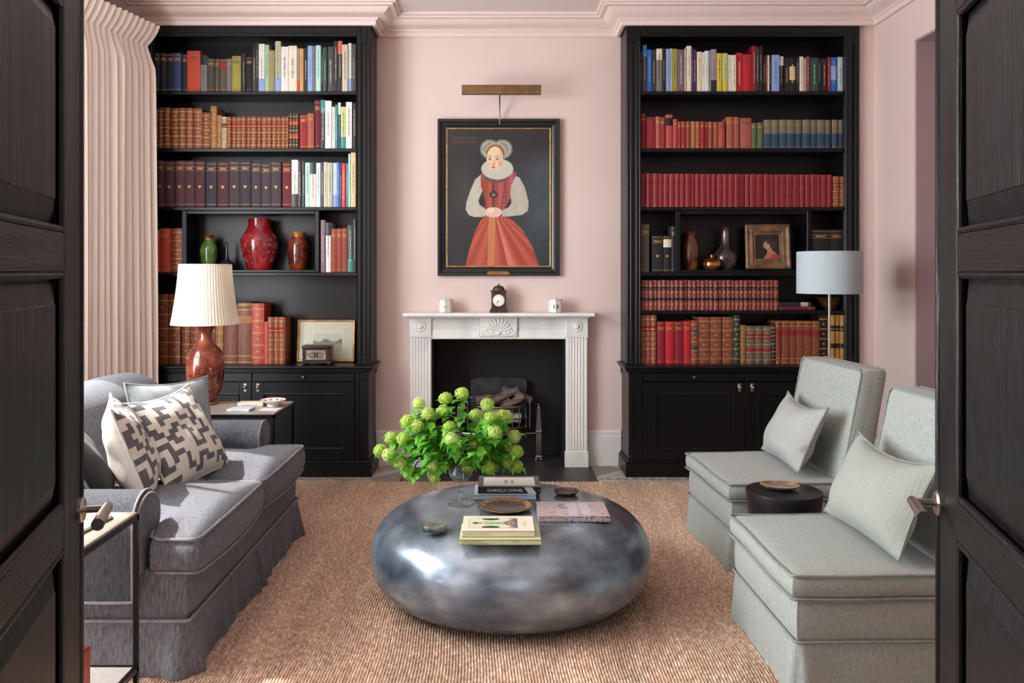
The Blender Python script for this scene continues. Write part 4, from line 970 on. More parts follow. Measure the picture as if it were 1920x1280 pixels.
# ---------------------------------------------------------------- floor lamp
PX, PY = WX(1555, 5.35), 5.35
t = thing('floor_lamp', 'slim floor lamp with a pale blue drum shade behind the far armchair', 'lamp', (PX, PY, 0))
z0, z1 = WZ(550, PY), WZ(471.5, PY); r = 58.5 / F * PY
SHADE = mat('pale_blue_linen_shade', 'bccbd0', 'b2c2c8', rough=.8, ns=60, st=(1, 1, 5))
b = B().lathe([(r, z0), (r, z1), (r - .003, z1), (r - .003, z0), (r, z0)], (PX, PY, 0), 56); b.obj('lamp_shade', SHADE, t)
B().lathe([(0, .0), (.145, 0), (.15, .006), (.145, .016), (.02, .022), (.012, .03), (0, .03)], (PX, PY, 0), 36).obj('base', NICKEL, t)
B().tube([(PX, PY, .02), (PX, PY, z0 + .12)], .0075, 10).lathe([(.018, 0), (.018, .06), (0, .06)], (PX, PY, z0 + .1), 12).obj('pole', NICKEL, t)
b = B()
for i in range(3): a = i * 2 * PI / 3 + .4; b.tube([(PX, PY, z1 - .03), (PX + (r - .002) * math.cos(a), PY + (r - .002) * math.sin(a), z1 - .012)], .002, 5)
b.tube([(PX, PY, z0 + .15), (PX, PY, z1 - .03)], .003, 6).ell((PX, PY, z1 - .09), .028, .028, .036)
b.obj('shade_carrier', NICKEL, t)
# ---------------------------------------------------------------- curtain
CURT = mat('blush_linen', 'e9dcd2', 'f0e5dc', rough=.9, ns=220, st=(1, 1, .5), sheen=.2)
c0, c1 = Vector((-2.415, 5.88)), Vector((-2.64, 4.86)); d = c1 - c0; L = d.length; nrm = Vector((d.y, -d.x)).normalized() * -1
ct = thing('curtain', 'full-length blush pink pleated curtain beside the left window', 'curtain', ((c0.x + c1.x) / 2, (c0.y + c1.y) / 2, .012))
ztop = 3.165; NP = 18
def cur(u, v, front=0):
    z = .014 + (ztop - .014) * v; zg = ztop - .155
    hd = max(0, min(1, (z - zg) / .155)); g = math.exp(-((zg - z) / .09) ** 2) if z < zg else 1 - hd
    body = 1 - g if z < zg else 0
    ph = 2 * PI * NP * u + .5 * math.sin(u * 23) * body + .35 * math.sin(u * 61) * body
    amp = .014 + .010 * hd + body * (.018 + .010 * math.sin(u * 37 + 1) + .003 * math.sin(z * 1.1 + u * 30))
    wob = body * (.003 * math.sin(z * 1.6 + u * 7) + .010 * math.sin(u * 19 + z * .3))
    s = L * u + (1 - u) * (.055 * g * (1 - hd) - .030 * (1 - v) * body) + .02 * (1 - u) * body
    o = amp * (math.sin(ph) + .22 * math.sin(2 * ph + .7)) + wob + .045 * hd - .012 * g * (1 - hd)
    p = c0 + d * (s / L) + nrm * o
    return (p.x, p.y, z)
b = B().grid(lambda u, v: cur(u, v * (ztop - .15 - .014) / (ztop - .014)), NP * 14, 40); b.obj('drape', CURT, ct, angle=80)
b = B().grid(lambda u, v: cur(u, 1 - (1 - v) * .155 / (ztop - .014)), NP * 14, 8); b.obj('pleat_heading', CURT, ct, angle=80)
# ---------------------------------------------------------------- upholstery
RZ = .0135                                                           # top of the rug
def fabric(name, a, b_, ns=30, bump=.35, st=(1, 1, 1), sheen=.15, bs=420, bst=(1, 1, 1), rough=.85):
    return mat(name, a, b_, rough=rough, ns=ns, st=st, bump=bump, bs=bs, bst=bst, sheen=sheen, spec=.25, det=8, lo=.3, hi=.7)
SOFA = fabric('grey_chenille', '4b4d54', '70727a', ns=130, st=(1, 1, .25))
SPIPE = fabric('grey_piping', '77767b', '8b8a8e')
CHAIR = fabric('sage_grey_linen', '949c97', 'b3bab3', ns=190, st=(1, 1, .3))
CPIPE = fabric('sage_grey_piping', '858b86', '989d97')
def loop(b, pts, r, n=6): return b.tube(pts, r, n, closed=True)
def rrect(x0, x1, y0, y1, r, z, n=5, f=None):
    P = []
    for cx, cy, a0 in ((x1 - r, y1 - r, 0), (x0 + r, y1 - r, 90), (x0 + r, y0 + r, 180), (x1 - r, y0 + r, 270)):
        for i in range(n + 1):
            a = R(a0 + 90 * i / n); P.append((cx + r * math.cos(a), cy + r * math.sin(a), z))
    out = []
    for i, p in enumerate(P):                                         # refine long sides
        q = P[(i + 1) % len(P)]; m = max(1, int((Vector(q) - Vector(p)).length / .05))
        out += [tuple(Vector(p).lerp(Vector(q), k / m)) for k in range(m)]
    return [f(Vector(p)) for p in out] if f else out
# ---- sofa
sofa = thing('sofa', 'grey chenille two-seat sofa with rolled arms and a pleated skirt under the window', 'sofa', (-1.55, 3.84, RZ))
SX0, SX1, SY0, SY1 = -2.02, -1.115, 3.02, 4.66
B().soft(SX1 - SX0, SY1 - SY0, .20, .02, n=(8, 14, 4), warp=lambda p: Vector((p.x + (SX0 + SX1) / 2, p.y + (SY0 + SY1) / 2, p.z + .19))).obj('base', SOFA, sofa)
def skirt(b, x0, x1, y0, y1, z0, z1, flare, seed, pl=.02, gaps=(), kk=1):
    P = rrect(x0, x1, y0, y1, .02, 0, 3); rng = random.Random(seed); n = len(P); cx, cy = (x0 + x1) / 2, (y0 + y1) / 2
    S = [0]
    for i in range(n): S.append(S[-1] + (Vector(P[(i + 1) % n]) - Vector(P[i])).length)
    T = S[-1]; N = int(T / .008)
    def at(s):
        s %= T
        for i in range(n):
            if S[i + 1] >= s: break
        t = (s - S[i]) / max(1e-9, S[i + 1] - S[i]); return Vector(P[i]).lerp(Vector(P[(i + 1) % n]), t)
    cs = [(x1, y1), (x0, y1), (x0, y0), (x1, y0)] + list(gaps)
    def fn(u, v):
        s = u * T; p = at(s); q = at(s + .01); d = (q - p).normalized(); nn = Vector((d.y, -d.x, 0))
        dc = min(math.hypot(p.x - a, p.y - c) for a, c in cs); k = 1 - v
        near = math.exp(-(dc / .075) ** 2)
        o = flare * k + pl * k * (math.sin(s * 21 + seed) * .25 + .18 * math.sin(s * 47)) + kk * near * (.030 * k - .012 * math.cos(dc / .014) * k) - .034 * k ** .5 * math.exp(-(dc / .010) ** 2)
        p = p + nn * (o + .004); p.z = z0 + (z1 - z0) * v; return p
    return b.grid(fn, N, 6, wrap_u=True)
skirt(B(), SX0, SX1, SY0, SY1, RZ, .205, .018, 3, .02, [(SX1, 3.85)]).obj('skirt', SOFA, sofa, angle=70)
b = B(); loop(b, rrect(SX0 - .006, SX1 + .006, SY0 - .006, SY1 + .006, .02, .207), .006); b.obj('piping', SPIPE, sofa)
def tcush(y0, y1, near):
    """T-shaped seat cushion whose ear reaches in front of the arm"""
    X0, X1 = -1.80, -1.075; yA = 3.175 if near else 4.50
    def w(p):
        u = (p.x + .5); v = (p.y + .5)
        x = X0 + (X1 - X0) * u; k = max(0, min(1, (x + 1.30) / .06)); k = k * k * (3 - 2 * k)
        a, c = (yA + (y0 - yA) * k, y1) if near else (y0, yA + (y1 - yA) * k)
        return Vector((x + .022 * math.sin(v * PI) * u, a + (c - a) * v, p.z + .375 - .012 * (u - .5) + (.018 * math.sin(v * PI) * (.4 + .6 * u) if p.z > .06 else -.006 * math.sin(v * PI) * u)))
    o = B().soft(1, 1, .13, .035, crown=.045, n=(22, 18, 5), warp=w, side=.012).obj('seat_cushion', SOFA, sofa)
    for zz in (.127, .008):
        b = B(); loop(b, [w(Vector((x, y, zz))) for x, y, z in rrect(-.497, .497, -.497, .497, .045, 0)], .0055); b.obj('piping', SPIPE, o)
tcush(3.015, 3.845, True); tcush(3.855, 4.665, False)
def arm(y0, y1, near):
    c = (y0 + y1) / 2; r = (y1 - y0) / 2
    P = []
    for i in range(17): a = R(-30 + 240 * i / 16); P.append((c + r * 1.12 * math.cos(a), .548 + r * 1.0 * math.sin(a)))
    P += [(c - r * .8, .36), (c + r * .8, .36)]
    x0, x1 = -1.95, -1.275; b = B(); rows = []
    for x, k in ((x0, 1), (-1.75, 1), (-1.55, 1), (-1.35, 1), (x1 - .02, 1), (x1 - .006, .975), (x1, .93)):
        rows.append([b.bm.verts.new((x, c + (y - c) * k, .52 + (z - .52) * k + .012 * math.sin((x - x0) * 3))) for y, z in P])
    for r0, r1 in zip(rows, rows[1:]):
        for k in range(len(P)): b.bm.faces.new((r0[k], r0[(k + 1) % len(P)], r1[(k + 1) % len(P)], r1[k]))
    b.bm.faces.new(rows[-1]); b.bm.faces.new(rows[0][::-1]); bmesh.ops.recalc_face_normals(b.bm, faces=b.bm.faces[:])
    o = b.obj('arm', SOFA, sofa, angle=60)
    b = B(); b.tube([(x1 - .004, c + (y - c) * .99, .52 + (z - .52) * .99 + .011) for y, z in P[:17]], .0055, 6); b.obj('piping', SPIPE, o)
    return o
aN = arm(2.985, 3.165, True); arm(4.50, 4.68, False)
# linen cover laid over the near arm, hanging down its outer side
b = B(); pts = []
def cap(u, v):
    a = R(20 + 160 * min(1, v / .55)); x = -1.29 - .55 * u
    if v <= .55: y, z = 3.075 + .108 * math.cos(a), .550 + .098 * math.sin(a)
    else: y, z = 2.966 - .004 * math.sin(u * 9), .550 + .098 * math.sin(R(180)) - .27 * (v - .55) / .45
    return (x, y, z + .012)
b.grid(cap, 14, 26); bmesh.ops.solidify(b.bm, geom=b.bm.faces[:], thickness=.006); o = b.obj('arm_cover', SOFA, sofa, angle=70)
b = B(); b.tube([cap(0, i / 20) for i in range(21)] + [cap(i / 8, 1) for i in range(1, 9)], .0055, 6); b.obj('piping', SPIPE, o)
# back with a rolled top
P = [(-1.74, .36), (-1.79, .55), (-1.835, .70)] + [(-2.025 + .195 * math.cos(R(a)), .765 + .145 * math.sin(R(a))) for a in range(-10, 200, 15)] + [(-2.17, .66), (-2.10, .36)]
b = B(); rows = []; ys = [3.03, 3.04, 3.07] + [3.1 + (4.58 - 3.1) * i / 14 for i in range(15)] + [4.61, 4.64, 4.65]
for i, y in enumerate(ys):
    e = min(y - 3.03, 4.65 - y); k = 1 - .10 * max(0, 1 - e / .05) ** 2
    rows.append([b.bm.verts.new((-1.95 + (x + 1.95) * k, y, .6 + (z - .6) * k + .004 * math.sin(y * 9))) for x, z in P])
for r0, r1 in zip(rows, rows[1:]):
    for k in range(len(P)): b.bm.faces.new((r0[k], r0[(k + 1) % len(P)], r1[(k + 1) % len(P)], r1[k]))
b.bm.faces.new(rows[0]); b.bm.faces.new(rows[-1][::-1]); bmesh.ops.recalc_face_normals(b.bm, faces=b.bm.faces[:])
b.obj('backrest', SOFA, sofa, angle=60)
# ---- scatter cushions
def pillow(name, label, org, xdir, up, w, h, t, m, pm, group, cells=None, nx=20, ny=16, sag=.012, cat='cushion', mback=None):
    """org is the middle of the bottom edge; local x along it, z up the cushion, front face at -y"""
    mtx = frame(org, xdir, up); root = thing(name, label, cat, mtx=mtx, group=group)
    def edge(u, v):
        a, c = 2 * u - 1, 2 * v - 1
        x = a * w / 2 * (1 - .075 * (1 - c * c)); z = h / 2 + c * h / 2 * (1 - .075 * (1 - a * a)) - sag * (1 - a * a) * (c > 0) * c
        return x, z
    def fn(s):
        def f(u, v):
            a, c = 2 * u - 1, 2 * v - 1; x, z = edge(u, v)
            th = t / 2 * (max(0, 1 - abs(a) ** 2.6) * max(0, 1 - abs(c) ** 2.6)) ** .62
            th *= 1 + .05 * math.sin(x * 31 + z * 17) + .04 * math.sin(z * 40 - x * 12)
            th += .10 * t * math.exp(-((c + .55) / .35) ** 2) * max(0, 1 - a * a)
            return (x, s * th, z)
        return f
    ms = m if isinstance(m, (list, tuple)) else [m]
    b = B().grid(fn(-1), nx, ny, cells); k = len(b.bm.faces); b.grid(fn(1), nx, ny, (lambda i, j: 2) if mback else None)
    bmesh.ops.remove_doubles(b.bm, verts=b.bm.verts[:], dist=1e-5)
    bmesh.ops.recalc_face_normals(b.bm, faces=b.bm.faces[:])
    b.obj('cover', list(ms) + ([mback] if mback else []), root, True, angle=75)
    b = B(); n = 18; P = [edge(i / n, 0) for i in range(n)] + [edge(1, i / n) for i in range(n)] + [edge(1 - i / n, 1) for i in range(n)] + [edge(0, 1 - i / n) for i in range(n)]
    b.tube([(x, 0, z) for x, z in P], .0055, 6, closed=True); b.obj('piping', pm, root, True)
    return root
CREAM = fabric('cream_cushion_linen', 'cfcac0', 'ddd8ce', ns=50)
PATT = fabric('grey_flocked_pattern', '57555a', '6a686c', ns=60)
VELV = fabric('silver_grey_velvet', '767c80', '8f9598', ns=20, sheen=.5)
CHAR = fabric('charcoal_weave', '1f1e22', '302f33', ns=60)
def blocks(nx, ny, seed):
    rng = random.Random(seed); G = np.zeros((ny, nx), int)
    SH_ = ['110/011', '011/110', '100/111', '001/111', '10/11/01', '01/11/10', '11/10/10', '110/010/011', '10/10/11/01', '111/100', '0110/1100', '010/111']
    for k in range(nx * ny):
        p = [[int(c) for c in r] for r in rng.choice(SH_).split('/')]; h, w = len(p), len(p[0]); x, y = rng.randrange(nx - w + 1), rng.randrange(ny - h + 1)
        cs = [(y + j, x + i) for j in range(h) for i in range(w) if p[j][i]]
        if any(G[c] for c in cs): continue
        nb = sum(1 for j, i in cs for a, b_ in ((0, 1), (0, -1), (1, 0), (-1, 0)) if 0 <= j + a < ny and 0 <= i + b_ < nx and G[j + a, i + b_])
        if nb > 1: continue
        for c in cs: G[c] = k + 1
    return G > 0
GB = blocks(20, 18, 5)
def cells(nx, ny, margin=0):
    return lambda i, j: 1 if GB[(j // 2) % 18][(i // 2) % 20] else 0
SG = 'scatter cushions on the sofa'
pillow('velvet_cushion', 'plain silver-grey velvet cushion behind the facing patterned cushion, by the far arm', (-1.60, 4.20, .525), (.60, .80, -.02), (-.28, .04, .95), .46, .40, .15, VELV, VELV, SG)
pillow('patterned_cushion', 'cream cushion with stepped grey blocks, its patterned face to the room, on the sofa', (-1.335, 3.80, .522), (.16, .98, .02), (-.46, .26, .86), .54, .44, .15, [CREAM, PATT], CREAM, SG, cells(40, 34), 40, 34)
pillow('patterned_cushion', 'cream cushion with stepped grey blocks seen almost edge-on, nearer the sofa arm', (-1.48, 3.56, .515), (-.42, .90, .02), (-.36, -.02, .93), .42, .43, .17, [CREAM, PATT], CREAM, SG, cells(40, 34), 40, 34)
pillow('charcoal_cushion', 'plain charcoal cushion with pale piping, nearest to the small table', (-1.59, 3.43, .505), (-.40, .90, .0), (-.46, -.12, .88), .44, .40, .14, CHAR, VELV, SG)
# ---- slipper chairs
def slipper(label, loc, yaw):
    mtx = Matrix.Translation(Vector((loc[0], loc[1], RZ))) @ Matrix.Rotation(yaw, 4, 'Z')
    t = thing('slipper_chair', label, 'armchair', mtx=mtx, group='pale armchairs')
    b = B().soft(.70, .70, .165, .02, n=(10, 10, 4), warp=lambda p: p + Vector((-.04, 0, .18)), side=.004); b.obj('base', CHAIR, t, True)
    b = B(); skirt(b, -.388, .34, -.350, .350, 0, .195, .006, 5, .006, kk=.5); b.obj('skirt', CHAIR, t, True, angle=70)
    b = B(); loop(b, rrect(-.396, .345, -.356, .356, .02, .197), .005); b.obj('piping', CPIPE, t, True)
    w = lambda p: Vector((p.x - .105, p.y + .004 * math.sin(p.x * 14), p.z + .338 + .004 * math.sin(p.y * 9)))
    s = B().soft(.60, .715, .085, .022, crown=.022, n=(16, 18, 4), warp=w, side=.006).obj('seat_cushion', CHAIR, t, True)
    for zz in (.082, .004):
        b = B(); loop(b, [w(Vector(p)) for p in rrect(-.303, .303, -.360, .360, .018, zz)], .005); b.obj('piping', CPIPE, s, True)
    def lean(p): return Vector((p.x + .225 + (p.z - .25) * .19 - .04 * max(0, .4 - p.z), p.y, p.z + .18))
    k = B().soft(.125, .69, .785, .022, n=(5, 14, 16), warp=lean, side=.004).obj('backrest', CHAIR, t, True)
    for sx in (-1, 1):
        b = B(); x = sx * .0615; P = [(x, y, z) for y, z in [(-.338, .25 + .5 * i / 12) for i in range(13)] + [(-.335, .765), (-.32, .778)] + [(-.32 + .64 * i / 12, .782) for i in range(13)] + [(.32, .778), (.335, .765)] + [(.338, .75 - .5 * i / 12) for i in range(13)]]
        b.tube([lean(Vector(p)) for p in P], .0048, 6); b.obj('piping', CPIPE, k, True)
    return t
slipper('pale sage-grey slipper armchair farther from the door, in front of the right bookcase', (1.485, 4.43), R(4))
slipper('pale sage-grey slipper armchair nearest the right door leaf', (1.385, 3.195), R(1.2))
CHP = fabric('sage_linen_cushion', 'a0a5a1', 'babeb8', ns=190, st=(1, .4, 1))
RIB = fabric('ribbed_sage_cloth', '99a098', 'adb3aa', ns=200, bump=.8, bs=60, bst=(4, 1, .05))
pillow('lumbar_cushion', 'smooth pale grey-green cushion on the farther armchair', (1.47, 4.42, .470), (.0, -1, 0), (.42, .0, .91), .57, .35, .16, CHP, CPIPE, 'cushions on the pale armchairs', sag=.03)
pillow('lumbar_cushion', 'ribbed pale grey-green cushion on the nearer armchair', (1.36, 3.185, .470), (.04, -1, 0), (.40, .0, .91), .60, .355, .16, RIB, CPIPE, 'cushions on the pale armchairs', sag=.03)
# ---- drum table between the chairs
DRUM = mat('black_lacquered_wood', '151416', '201f21', rough=.4, ns=8, st=(1, 1, 5))
o = B().lathe([(0, 0), (.115, 0), (.12, .006), (.163, .40), (.169, .445), (.168, .45), (.164, .452), (0, .450)], (1.297, 3.83, RZ), 44).obj('drum_table', DRUM, org=(1.297, 3.83, RZ))
tag(o, 'black tapered drum side table between the two pale armchairs', 'side table')
def agate(cx, cy, z, rx, ry, yaw, label, cat, rimm, cenm):
    t = thing('shallow_dish', label, cat, (cx, cy, z))
    b = B().lathe([(.55, .000), (.62, 0), (.80, .006), (.98, .016), (1.0, .019), (.97, .021), (.86, .016), (.80, .0125), (.78, .0115)], n=40)
    mm = Matrix.Translation((cx, cy, z)) @ Matrix.Rotation(yaw, 4, 'Z') @ Matrix.Diagonal((rx, ry, 1, 1)); b.bm.transform(mm); b.obj('rim', rimm, t)
    b = B().lathe([(.60, .0008), (.80, .0118), (.70, .0085), (.45, .0075), (0, .007)], n=40); b.bm.transform(mm); bmesh.ops.recalc_face_normals(b.bm, faces=b.bm.faces[:]); b.obj('well', cenm, t)
    return t
HORN = mat('horn_rim', '6a4c2a', 'b48a58', rough=.25, ns=10, st=(1, 4, 1), coat=.3)
HORND = mat('dark_horn', '3c3530', '5b524a', rough=.2, ns=14)
PEARL = mat('grey_pearl', '6d7076', '9a9da3', rough=.15, ns=10, coat=.5)
agate(1.285, 3.85, RZ + .4525, .088, .070, R(-15), 'oval horn-rimmed dish with a pearly grey well on the black drum table', 'dish', HORN, PEARL)
# ---- pair of thin steel side tables
DKST = mat('blackened_steel', '1c1b1b', rough=.4, metal=.7)
LTOP = mat('parchment_top', '8d8378', 'a59a8e', rough=.35, ns=6, coat=.2)
def sidetable(label, x0, x1, y0, y1, z=.66, shelf=False):
    t = thing('side_table', label, 'side table', ((x0 + x1) / 2, (y0 + y1) / 2, RZ), 'steel side tables at the sofa ends')
    B().box(x0 + .004, x1 - .004, y0 + .004, y1 - .004, z - .018, z, .002, 1).obj('table_top', LTOP, t, smooth=False)
    b = B(); w = .014
    for yy in (y0, y1 - w): b.box(x0, x1, yy, yy + w, z - .026, z - .008)
    for xx in (x0, x1 - w): b.box(xx, xx + w, y0, y1, z - .026, z - .008)
    b.obj('frame', DKST, t, smooth=False)
    for xx in (x0, x1 - w):
        for yy in (y0, y1 - w): B().box(xx, xx + w, yy, yy + w, RZ, z - .02).obj('leg', DKST, t, smooth=False)
    B().box(x0 + w, x1 - w, y0 + w, y1 - w, .135, .15, .002, 1).obj('shelf', mat('woven_shelf', 'b3ada4', 'cbc6be', rough=.8, ns=60, st=(1, 6, 1), bump=.7, bs=120, bst=(.3, 3, 1)), t, smooth=False)
    b = B()
    for yy in (y0, y1 - w): b.box(x0, x1, yy, yy + w, .132, .15)
    for xx in (x0, x1 - w): b.box(xx, xx + w, y0, y1, .132, .15)
    b.obj('shelf_frame', DKST, t, smooth=False)
    return t
sidetable('steel side table carrying the copper lamp at the far end of the sofa', -1.97, -1.26, 4.745, 5.20)
sidetable('steel side table beside the left door leaf at the near end of the sofa', -1.80, -1.195, 2.36, 2.80)
# ---- lamp on the far table
LX, LY, LZ = WX(385, 5.085), 5.085, .6605
q = 5.085 / F
COPB = mat('red_copper_lustre', '3a130d', 'a8573a', rough=.2, ns=9, metal=.25, coat=.5, c3='74301f', lo=.3, hi=.7, det=8)
lp = thing('table_lamp', 'red copper baluster table lamp with a cream pleated shade', 'lamp', (LX, LY, LZ))
pr = [(r * q, (757 - y) * q) for r, y in [(17, 751), (22, 744), (29, 728), (33, 710), (34.5, 690), (34, 673), (31, 660), (23, 650), (15, 643), (11.8, 632), (12.2, 622), (16, 614), (24, 607), (23, 605), (16, 606)]]
bd = B().lathe([(0, 5 * q)] + pr, (LX, LY, LZ), 36).obj('body', COPB, lp)
scr = B(); rng = random.Random(12); f = rof(pr[:9])
for i in range(60):
    a = -PI / 2 + rng.uniform(-1.6, 1.6); z0 = rng.uniform(.05, .30); s = rng.uniform(.006, .016); ph = rng.uniform(0, 6); P = []
    for k in range(9):
        tt = ph + k * .7; rr = s * (1 - k / 11); zz = z0 + math.sin(tt) * rr; aa = a + math.cos(tt) * rr / f(zz); P.append((LX + (f(zz) + .0004) * math.cos(aa), LY + (f(zz) + .0004) * math.sin(aa), LZ + zz))
    scr.tube(P, .0009, 4)
scr.obj('engraved_scrolls', mat('pale_copper_line', 'a8765a', rough=.3, metal=.4), bd)
B().lathe([(0, 0), (.075, 0), (.078, .006), (.074, .012), (.066, .016), (0, .017)], (LX, LY, LZ), 32).obj('foot', mat('turned_wood', '8a5c38', '6f4628', rough=.4), lp)
SHC = mat('cream_pleated_silk', 'eee6d6', rough=.85)
bs = SHC.node_tree.nodes['Principled BSDF']; nt = SHC.node_tree
tr = nt.nodes.new('ShaderNodeBsdfTranslucent'); tr.inputs[0].default_value = rgb('f0e2c8'); mx = nt.nodes.new('ShaderNodeMixShader'); mx.inputs[0].default_value = .35
nt.links.new(bs.outputs[0], mx.inputs[1]); nt.links.new(tr.outputs[0], mx.inputs[2]); nt.links.new(mx.outputs[0], nt.nodes['Material Output'].inputs[0])
N = 240; zb, zt, rb, rt_ = WZ(607, LY), WZ(496, LY), 61.5 * q, 47 * q
def shd(u, v):
    a = 2 * PI * u; r = rb + (rt_ - rb) * v - .006 * math.sin(PI * v); r += .0013 * math.cos(64 * a) ; return (LX + r * math.cos(a), LY + r * math.sin(a), zb + (zt - zb) * v)
so = B().grid(shd, 384, 6, wrap_u=True).obj('lamp_shade', SHC, lp, angle=120)
b = B()
for r, z in ((rb, zb), (rt_, zt)): loop(b, [(LX + r * math.cos(i * PI / 32), LY + r * math.sin(i * PI / 32), z) for i in range(64)], .0032)
b.obj('shade_binding', SHC, so)
b = B().tube([(LX, LY, LZ + 150 * q), (LX, LY, zt - .03)], .006, 8).ell((LX, LY, zb + .12), .03, .03, .04)
for i in range(3): a = i * 2 * PI / 3; b.tube([(LX, LY, zt - .03), (LX + rt_ * .98 * math.cos(a), LY + rt_ * .98 * math.sin(a), zt - .006)], .002, 5)
b.obj('shade_carrier', BRONZE, lp)
# ---- things on the two side tables
def flatbook(X, Y, z, w, d, t, yaw, code, label, kind='J', name='book', lettering=True):
    """lying flat, spine towards the camera; w along x"""
    m = Matrix.Translation((X, Y, z + t / 2)) @ Matrix.Rotation(yaw, 4, 'Z') @ Matrix.Translation((-w / 2, -d / 2, 0)) @ Matrix.Rotation(R(90), 4, 'Y')
    o = book(t, w, d, code, kind, None, mtx=m, rng=random.Random(int(abs(X) * 1e4))); tag(o, label, 'book'); return o
def at(px, py, z): D = (CAMH - z) * F / (py - CY); return WX(px, D), D
X, Y = at(452, 765, .672); flatbook(X, Y, .6608, .13, .10, .012, R(-4), 'wb', 'thin pale blue booklet at the front of the lamp table')
X, Y = at(466, 757, .68); flatbook(X, Y + .07, .6608, .15, .09, .020, R(3), 'cr', 'cream paperback lying behind the pale booklet on the lamp table')
X, Y = at(507, 767, .662); o = B().box(-.055, .055, -.04, .04, 0, .003).obj('card', mat('white_card', 'd8d5d2', rough=.6), smooth=False); o.location = (X, Y, .6602); o.rotation_euler = (0, 0, R(-8)); tag(o, 'flat white card at the front right of the lamp table', 'card')
X, Y = at(512, 752, .69)
t = thing('porcelain_dish', 'white footed dish with orange fish painted inside, on the lamp table', 'dish', (X, Y, .6605))
POR = mat('white_porcelain', 'e4e3de', rough=.15, coat=.4)
B().lathe([(0, .002), (.034, 0), (.036, .010), (.034, .014), (.05, .022), (.072, .036), (.075, .040), (.072, .041), (.05, .027), (.03, .022), (0, .021)], (X, Y, .6605), 36).obj('bowl', POR, t)
b = B()
for i in range(9): a = i * 2 * PI / 9; b.ell((X + .056 * math.cos(a), Y + .056 * math.sin(a), .6605 + .0325), .010, .008, .004, 8, 5)
b.obj('painted_motif', mat('orange_enamel', 'cc4a20', rough=.3), t)
# near table
zt2 = .6605
m = mat('white_notebook', 'e6e2da', rough=.5)
t = thing('notebook', 'white notebook with a black back board on the near side table', 'notebook', (-1.29, 2.60, zt2))
mm = Matrix.Translation((-1.34, 2.62, zt2)) @ Matrix.Rotation(R(-6), 4, 'Z')
b = B().box(-.085, .085, -.11, .11, 0, .004); b.bm.transform(mm); b.obj('back_board', INK, t, smooth=False)
b = B().box(-.083, .083, -.108, .108, .004, .013); b.bm.transform(mm); b.obj('pages', m, t, smooth=False)
flatbook(-1.55, 2.58, zt2 + .0003, .16, .22, .022, R(5), 'wh', 'white paperback at the back of the near side table, half behind the door leaf')
o = B().box(-.07, .07, -.06, .06, 0, .19, .004, 1).obj('red_box', mat('red_lacquer', '8a2a1c', 'a03624', rough=.4, ns=8), org=(0, 0, 0)); o.location = (-1.287, 2.455, .151); tag(o, 'red box file standing on the lower shelf of the near side table', 'box')
# ---------------------------------------------------------------- coffee table
PEB = mat('lacquered_concrete', '303b4a', 'aebac4', rough=.27, ns=2.6, st=(1, 1, 2.2), c3='717f8d', lo=.27, hi=.73, det=12, metal=.5, coat=.3)
TX, TY, RT, HT = WX(956.5, 3.82), 3.82, .628, .385
streaks(PEB, .38, 8, (1, 1, 1.5))
prof = [(0, 0), (.36, 0)]
for i in range(1, 25):
    a = -PI / 2 + PI * i / 24; ca, sa = math.cos(a), math.sin(a)
    r = .38 + (RT - .38) * abs(ca) ** .86; z = HT / 2 - .004 + (HT / 2) * math.copysign(abs(sa) ** .92, sa)
    prof.append((r, z))
prof += [(.30, HT - .003), (.15, HT - .004), (0, HT - .004)]
tb_ = B().lathe(prof, (TX, TY, RZ), 96).obj('pebble_table', PEB, org=(TX, TY, RZ), angle=80)
tag(tb_, 'large round pebble-shaped grey-blue lacquered coffee table in the middle of the rug', 'coffee table')
ZT = RZ + HT - .0035
# ---- books on it
def plain(h, r=.45): return mat('cover_' + h, h, rough=r, coat=.1)
def coverbook(px, py, z, w, d, t, yaw, hexc, label, cov=None, name='book'):
    X, Y = at(px, py, z)                                             # pixel of the front edge's middle at height z
    m = Matrix.Translation((X, Y, z)) @ Matrix.Rotation(yaw, 4, 'Z')
    c = cov or plain(hexc)
    b = B().box(-w / 2, w / 2, 0, d, 0, .003, .0008, 1).box(-w / 2, w / 2, 0, d, t - .003, t, .0008, 1).box(-w / 2, w / 2, 0, .004, 0, t, .0008, 1)
    o = b.obj(name, c, smooth=False); o.matrix_world = m; WM[o.name] = m; tag(o, label, 'book', 'books on the pebble table')
    B().box(-w / 2 + .003, w / 2 - .003, .004, d - .003, .003, t - .003).obj('page_block', PAGES, o, True, smooth=False)
    return o
def top_plate(o, x0, x1, y0, y1, t, m, name, h=.0006): return B().box(x0, x1, y0, y1, t - .0002, t + h).obj(name, m, o, True, smooth=False)
def ttext(o, s, size, m, x, y, t, rot=0, sx=1, name='lettering'):
    a = R(rot); return text(name, s, size, m, o, axes((x, y, t), (math.cos(a), math.sin(a), 0), (-math.sin(a), math.cos(a), 0)), .0002, 'CENTER', sx)
def stext(o, s, size, m, x, z, sx=1, align='CENTER'): return text('spine_lettering', s, size, m, o, axes((x, -.0004, z), (1, 0, 0), (0, 0, 1)), .0003, align, sx)
WHT = mat('white_ink', 'e8e8e6', rough=.5); GRI = mat('grey_ink', '9a968f', rough=.5)
